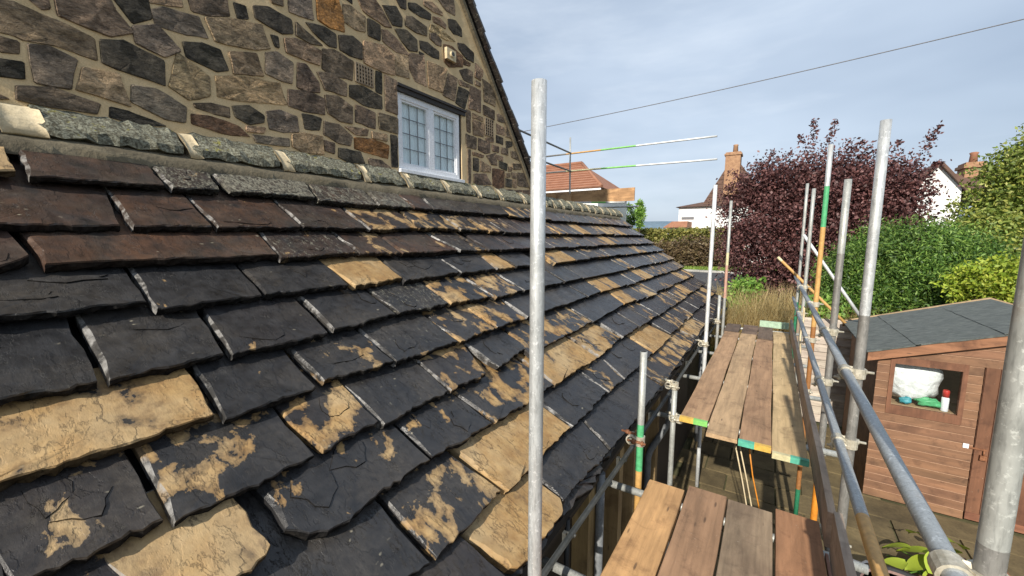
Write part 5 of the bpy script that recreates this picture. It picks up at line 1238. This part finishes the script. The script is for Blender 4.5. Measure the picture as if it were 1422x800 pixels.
lump('blue_cloth', (1.585, YS+.085, -2.10), (.06, .03, .045), paint('teal_cloth', (.05, .33, .40)), 'small crumpled teal cloth under the white sack', 'cloth', 8, .4)
can = empty('spray_can', (1.945, YS+.09, -2.155), 'white can with a red cap at the right of the shed window', 'can')
m = MB(); m.lathe([(.034, -2.158), (.036, -2.15), (.036, -1.99), (.028, -1.975)], (1.945, YS+.09, 0), 16); m.build('body', UPVC, can)
m = MB(); m.lathe([(.031, -1.975), (.032, -1.90), (.026, -1.885)], (1.945, YS+.09, 0), 16); m.build('cap', paint('red_plastic', (.62, .04, .03)), can)
# lapped fence behind, bleached where the sun falls on it
fence = empty('lap_fence', (1.0, 9.3, GZ), 'bleached horizontal lap fence between the scaffold and the shed', 'fence')
zz = GZ+.05
while zz < -1.55:
    m = MB(); m.hexa([Vector((.52, 9.26, zz)), Vector((3.2, 9.26, zz)), Vector((3.2, 9.30, zz)), Vector((.52, 9.30, zz)), Vector((.52, 9.285, zz+.17)), Vector((3.2, 9.285, zz+.17)), Vector((3.2, 9.30, zz+.17)), Vector((.52, 9.30, zz+.17))]); m.build('fence_slat', WOOD_X, fence, jc((.50, .43, .36), .1)); zz += .15
for x in (.50, 1.9, 3.2): m = MB(); m.box(x-.05, x+.05, 9.305, 9.40, GZ-.1, -1.50); m.build('fence_post', WOOD_Z, fence, (.30, .23, .17))
# pot, plants and rubbish in the yard
pb = onz((1250, 885), GZ); pot = empty('plant_pot', pb, 'large reddish brown pot standing in the yard below the nearest guard rail', 'pot')
m = MB(); m.lathe([(.22, 0), (.30, .18), (.33, .34), (.335, .40), (.30, .40), (.28, .33), (.0, .31)], pb, 22); m.build('body', simple('worn_terracotta', (.15, .085, .07), (.30, .19, .16), 14, .85, .5, .006), pot)
m = MB(); m.lathe([(.34, .38), (.35, .42), (.31, .42), (.30, .38)], pb, 22); m.build('rim', P_BLACK, pot)
pp = onz((1292, 812), GZ); lf = empty('broad_leaved_plant', pp, 'lime green broad leaved plant at the bottom right in the yard', 'plant')
m = MB()
for i in range(9):
    a = i*.75; e = pp+Vector((.34*math.cos(a), .34*math.sin(a), random.uniform(.08, .22))); m.tube([pp, pp.lerp(e, .5)+Vector((0, 0, .1)), e], [.012, .009, .006], 6)
m.build('stem', LF_GREEN, lf)
for i in range(14):
    a = i*.9; r_ = random.uniform(.12, .42); c = pp+Vector((r_*math.cos(a), r_*math.sin(a), random.uniform(.16, .38))); u = Vector((math.cos(a), math.sin(a), -.25)).normalized(); v = Vector((-math.sin(a), math.cos(a), 0)); m = MB(); s_ = random.uniform(.11, .16); N = 7; vs = []
    for j in range(N+1):
        t = j/N; w_ = s_*.6*math.sin(math.pi*min(1, t*.95+.05))**.7; q = c+u*s_*2*(t-.5)+Vector((0, 0, -.1*t*t)); vs += [q-v*w_+Vector((0, 0, .02)), q, q+v*w_+Vector((0, 0, .02))]
    m.add(vs, [(3*j+k, 3*j+k+1, 3*j+k+4, 3*j+k+3) for j in range(N) for k in (0, 1)], smooth=True); m.build('leaf', LF_LIME, lf)
q = onz((1205, 806), GZ); lump('white_sheet', (q.x, q.y, GZ+.06), (.28, .2, .06), BAG, 'crumpled white plastic sheet on the yard paving at the bottom edge', 'sheet', 11, .3)
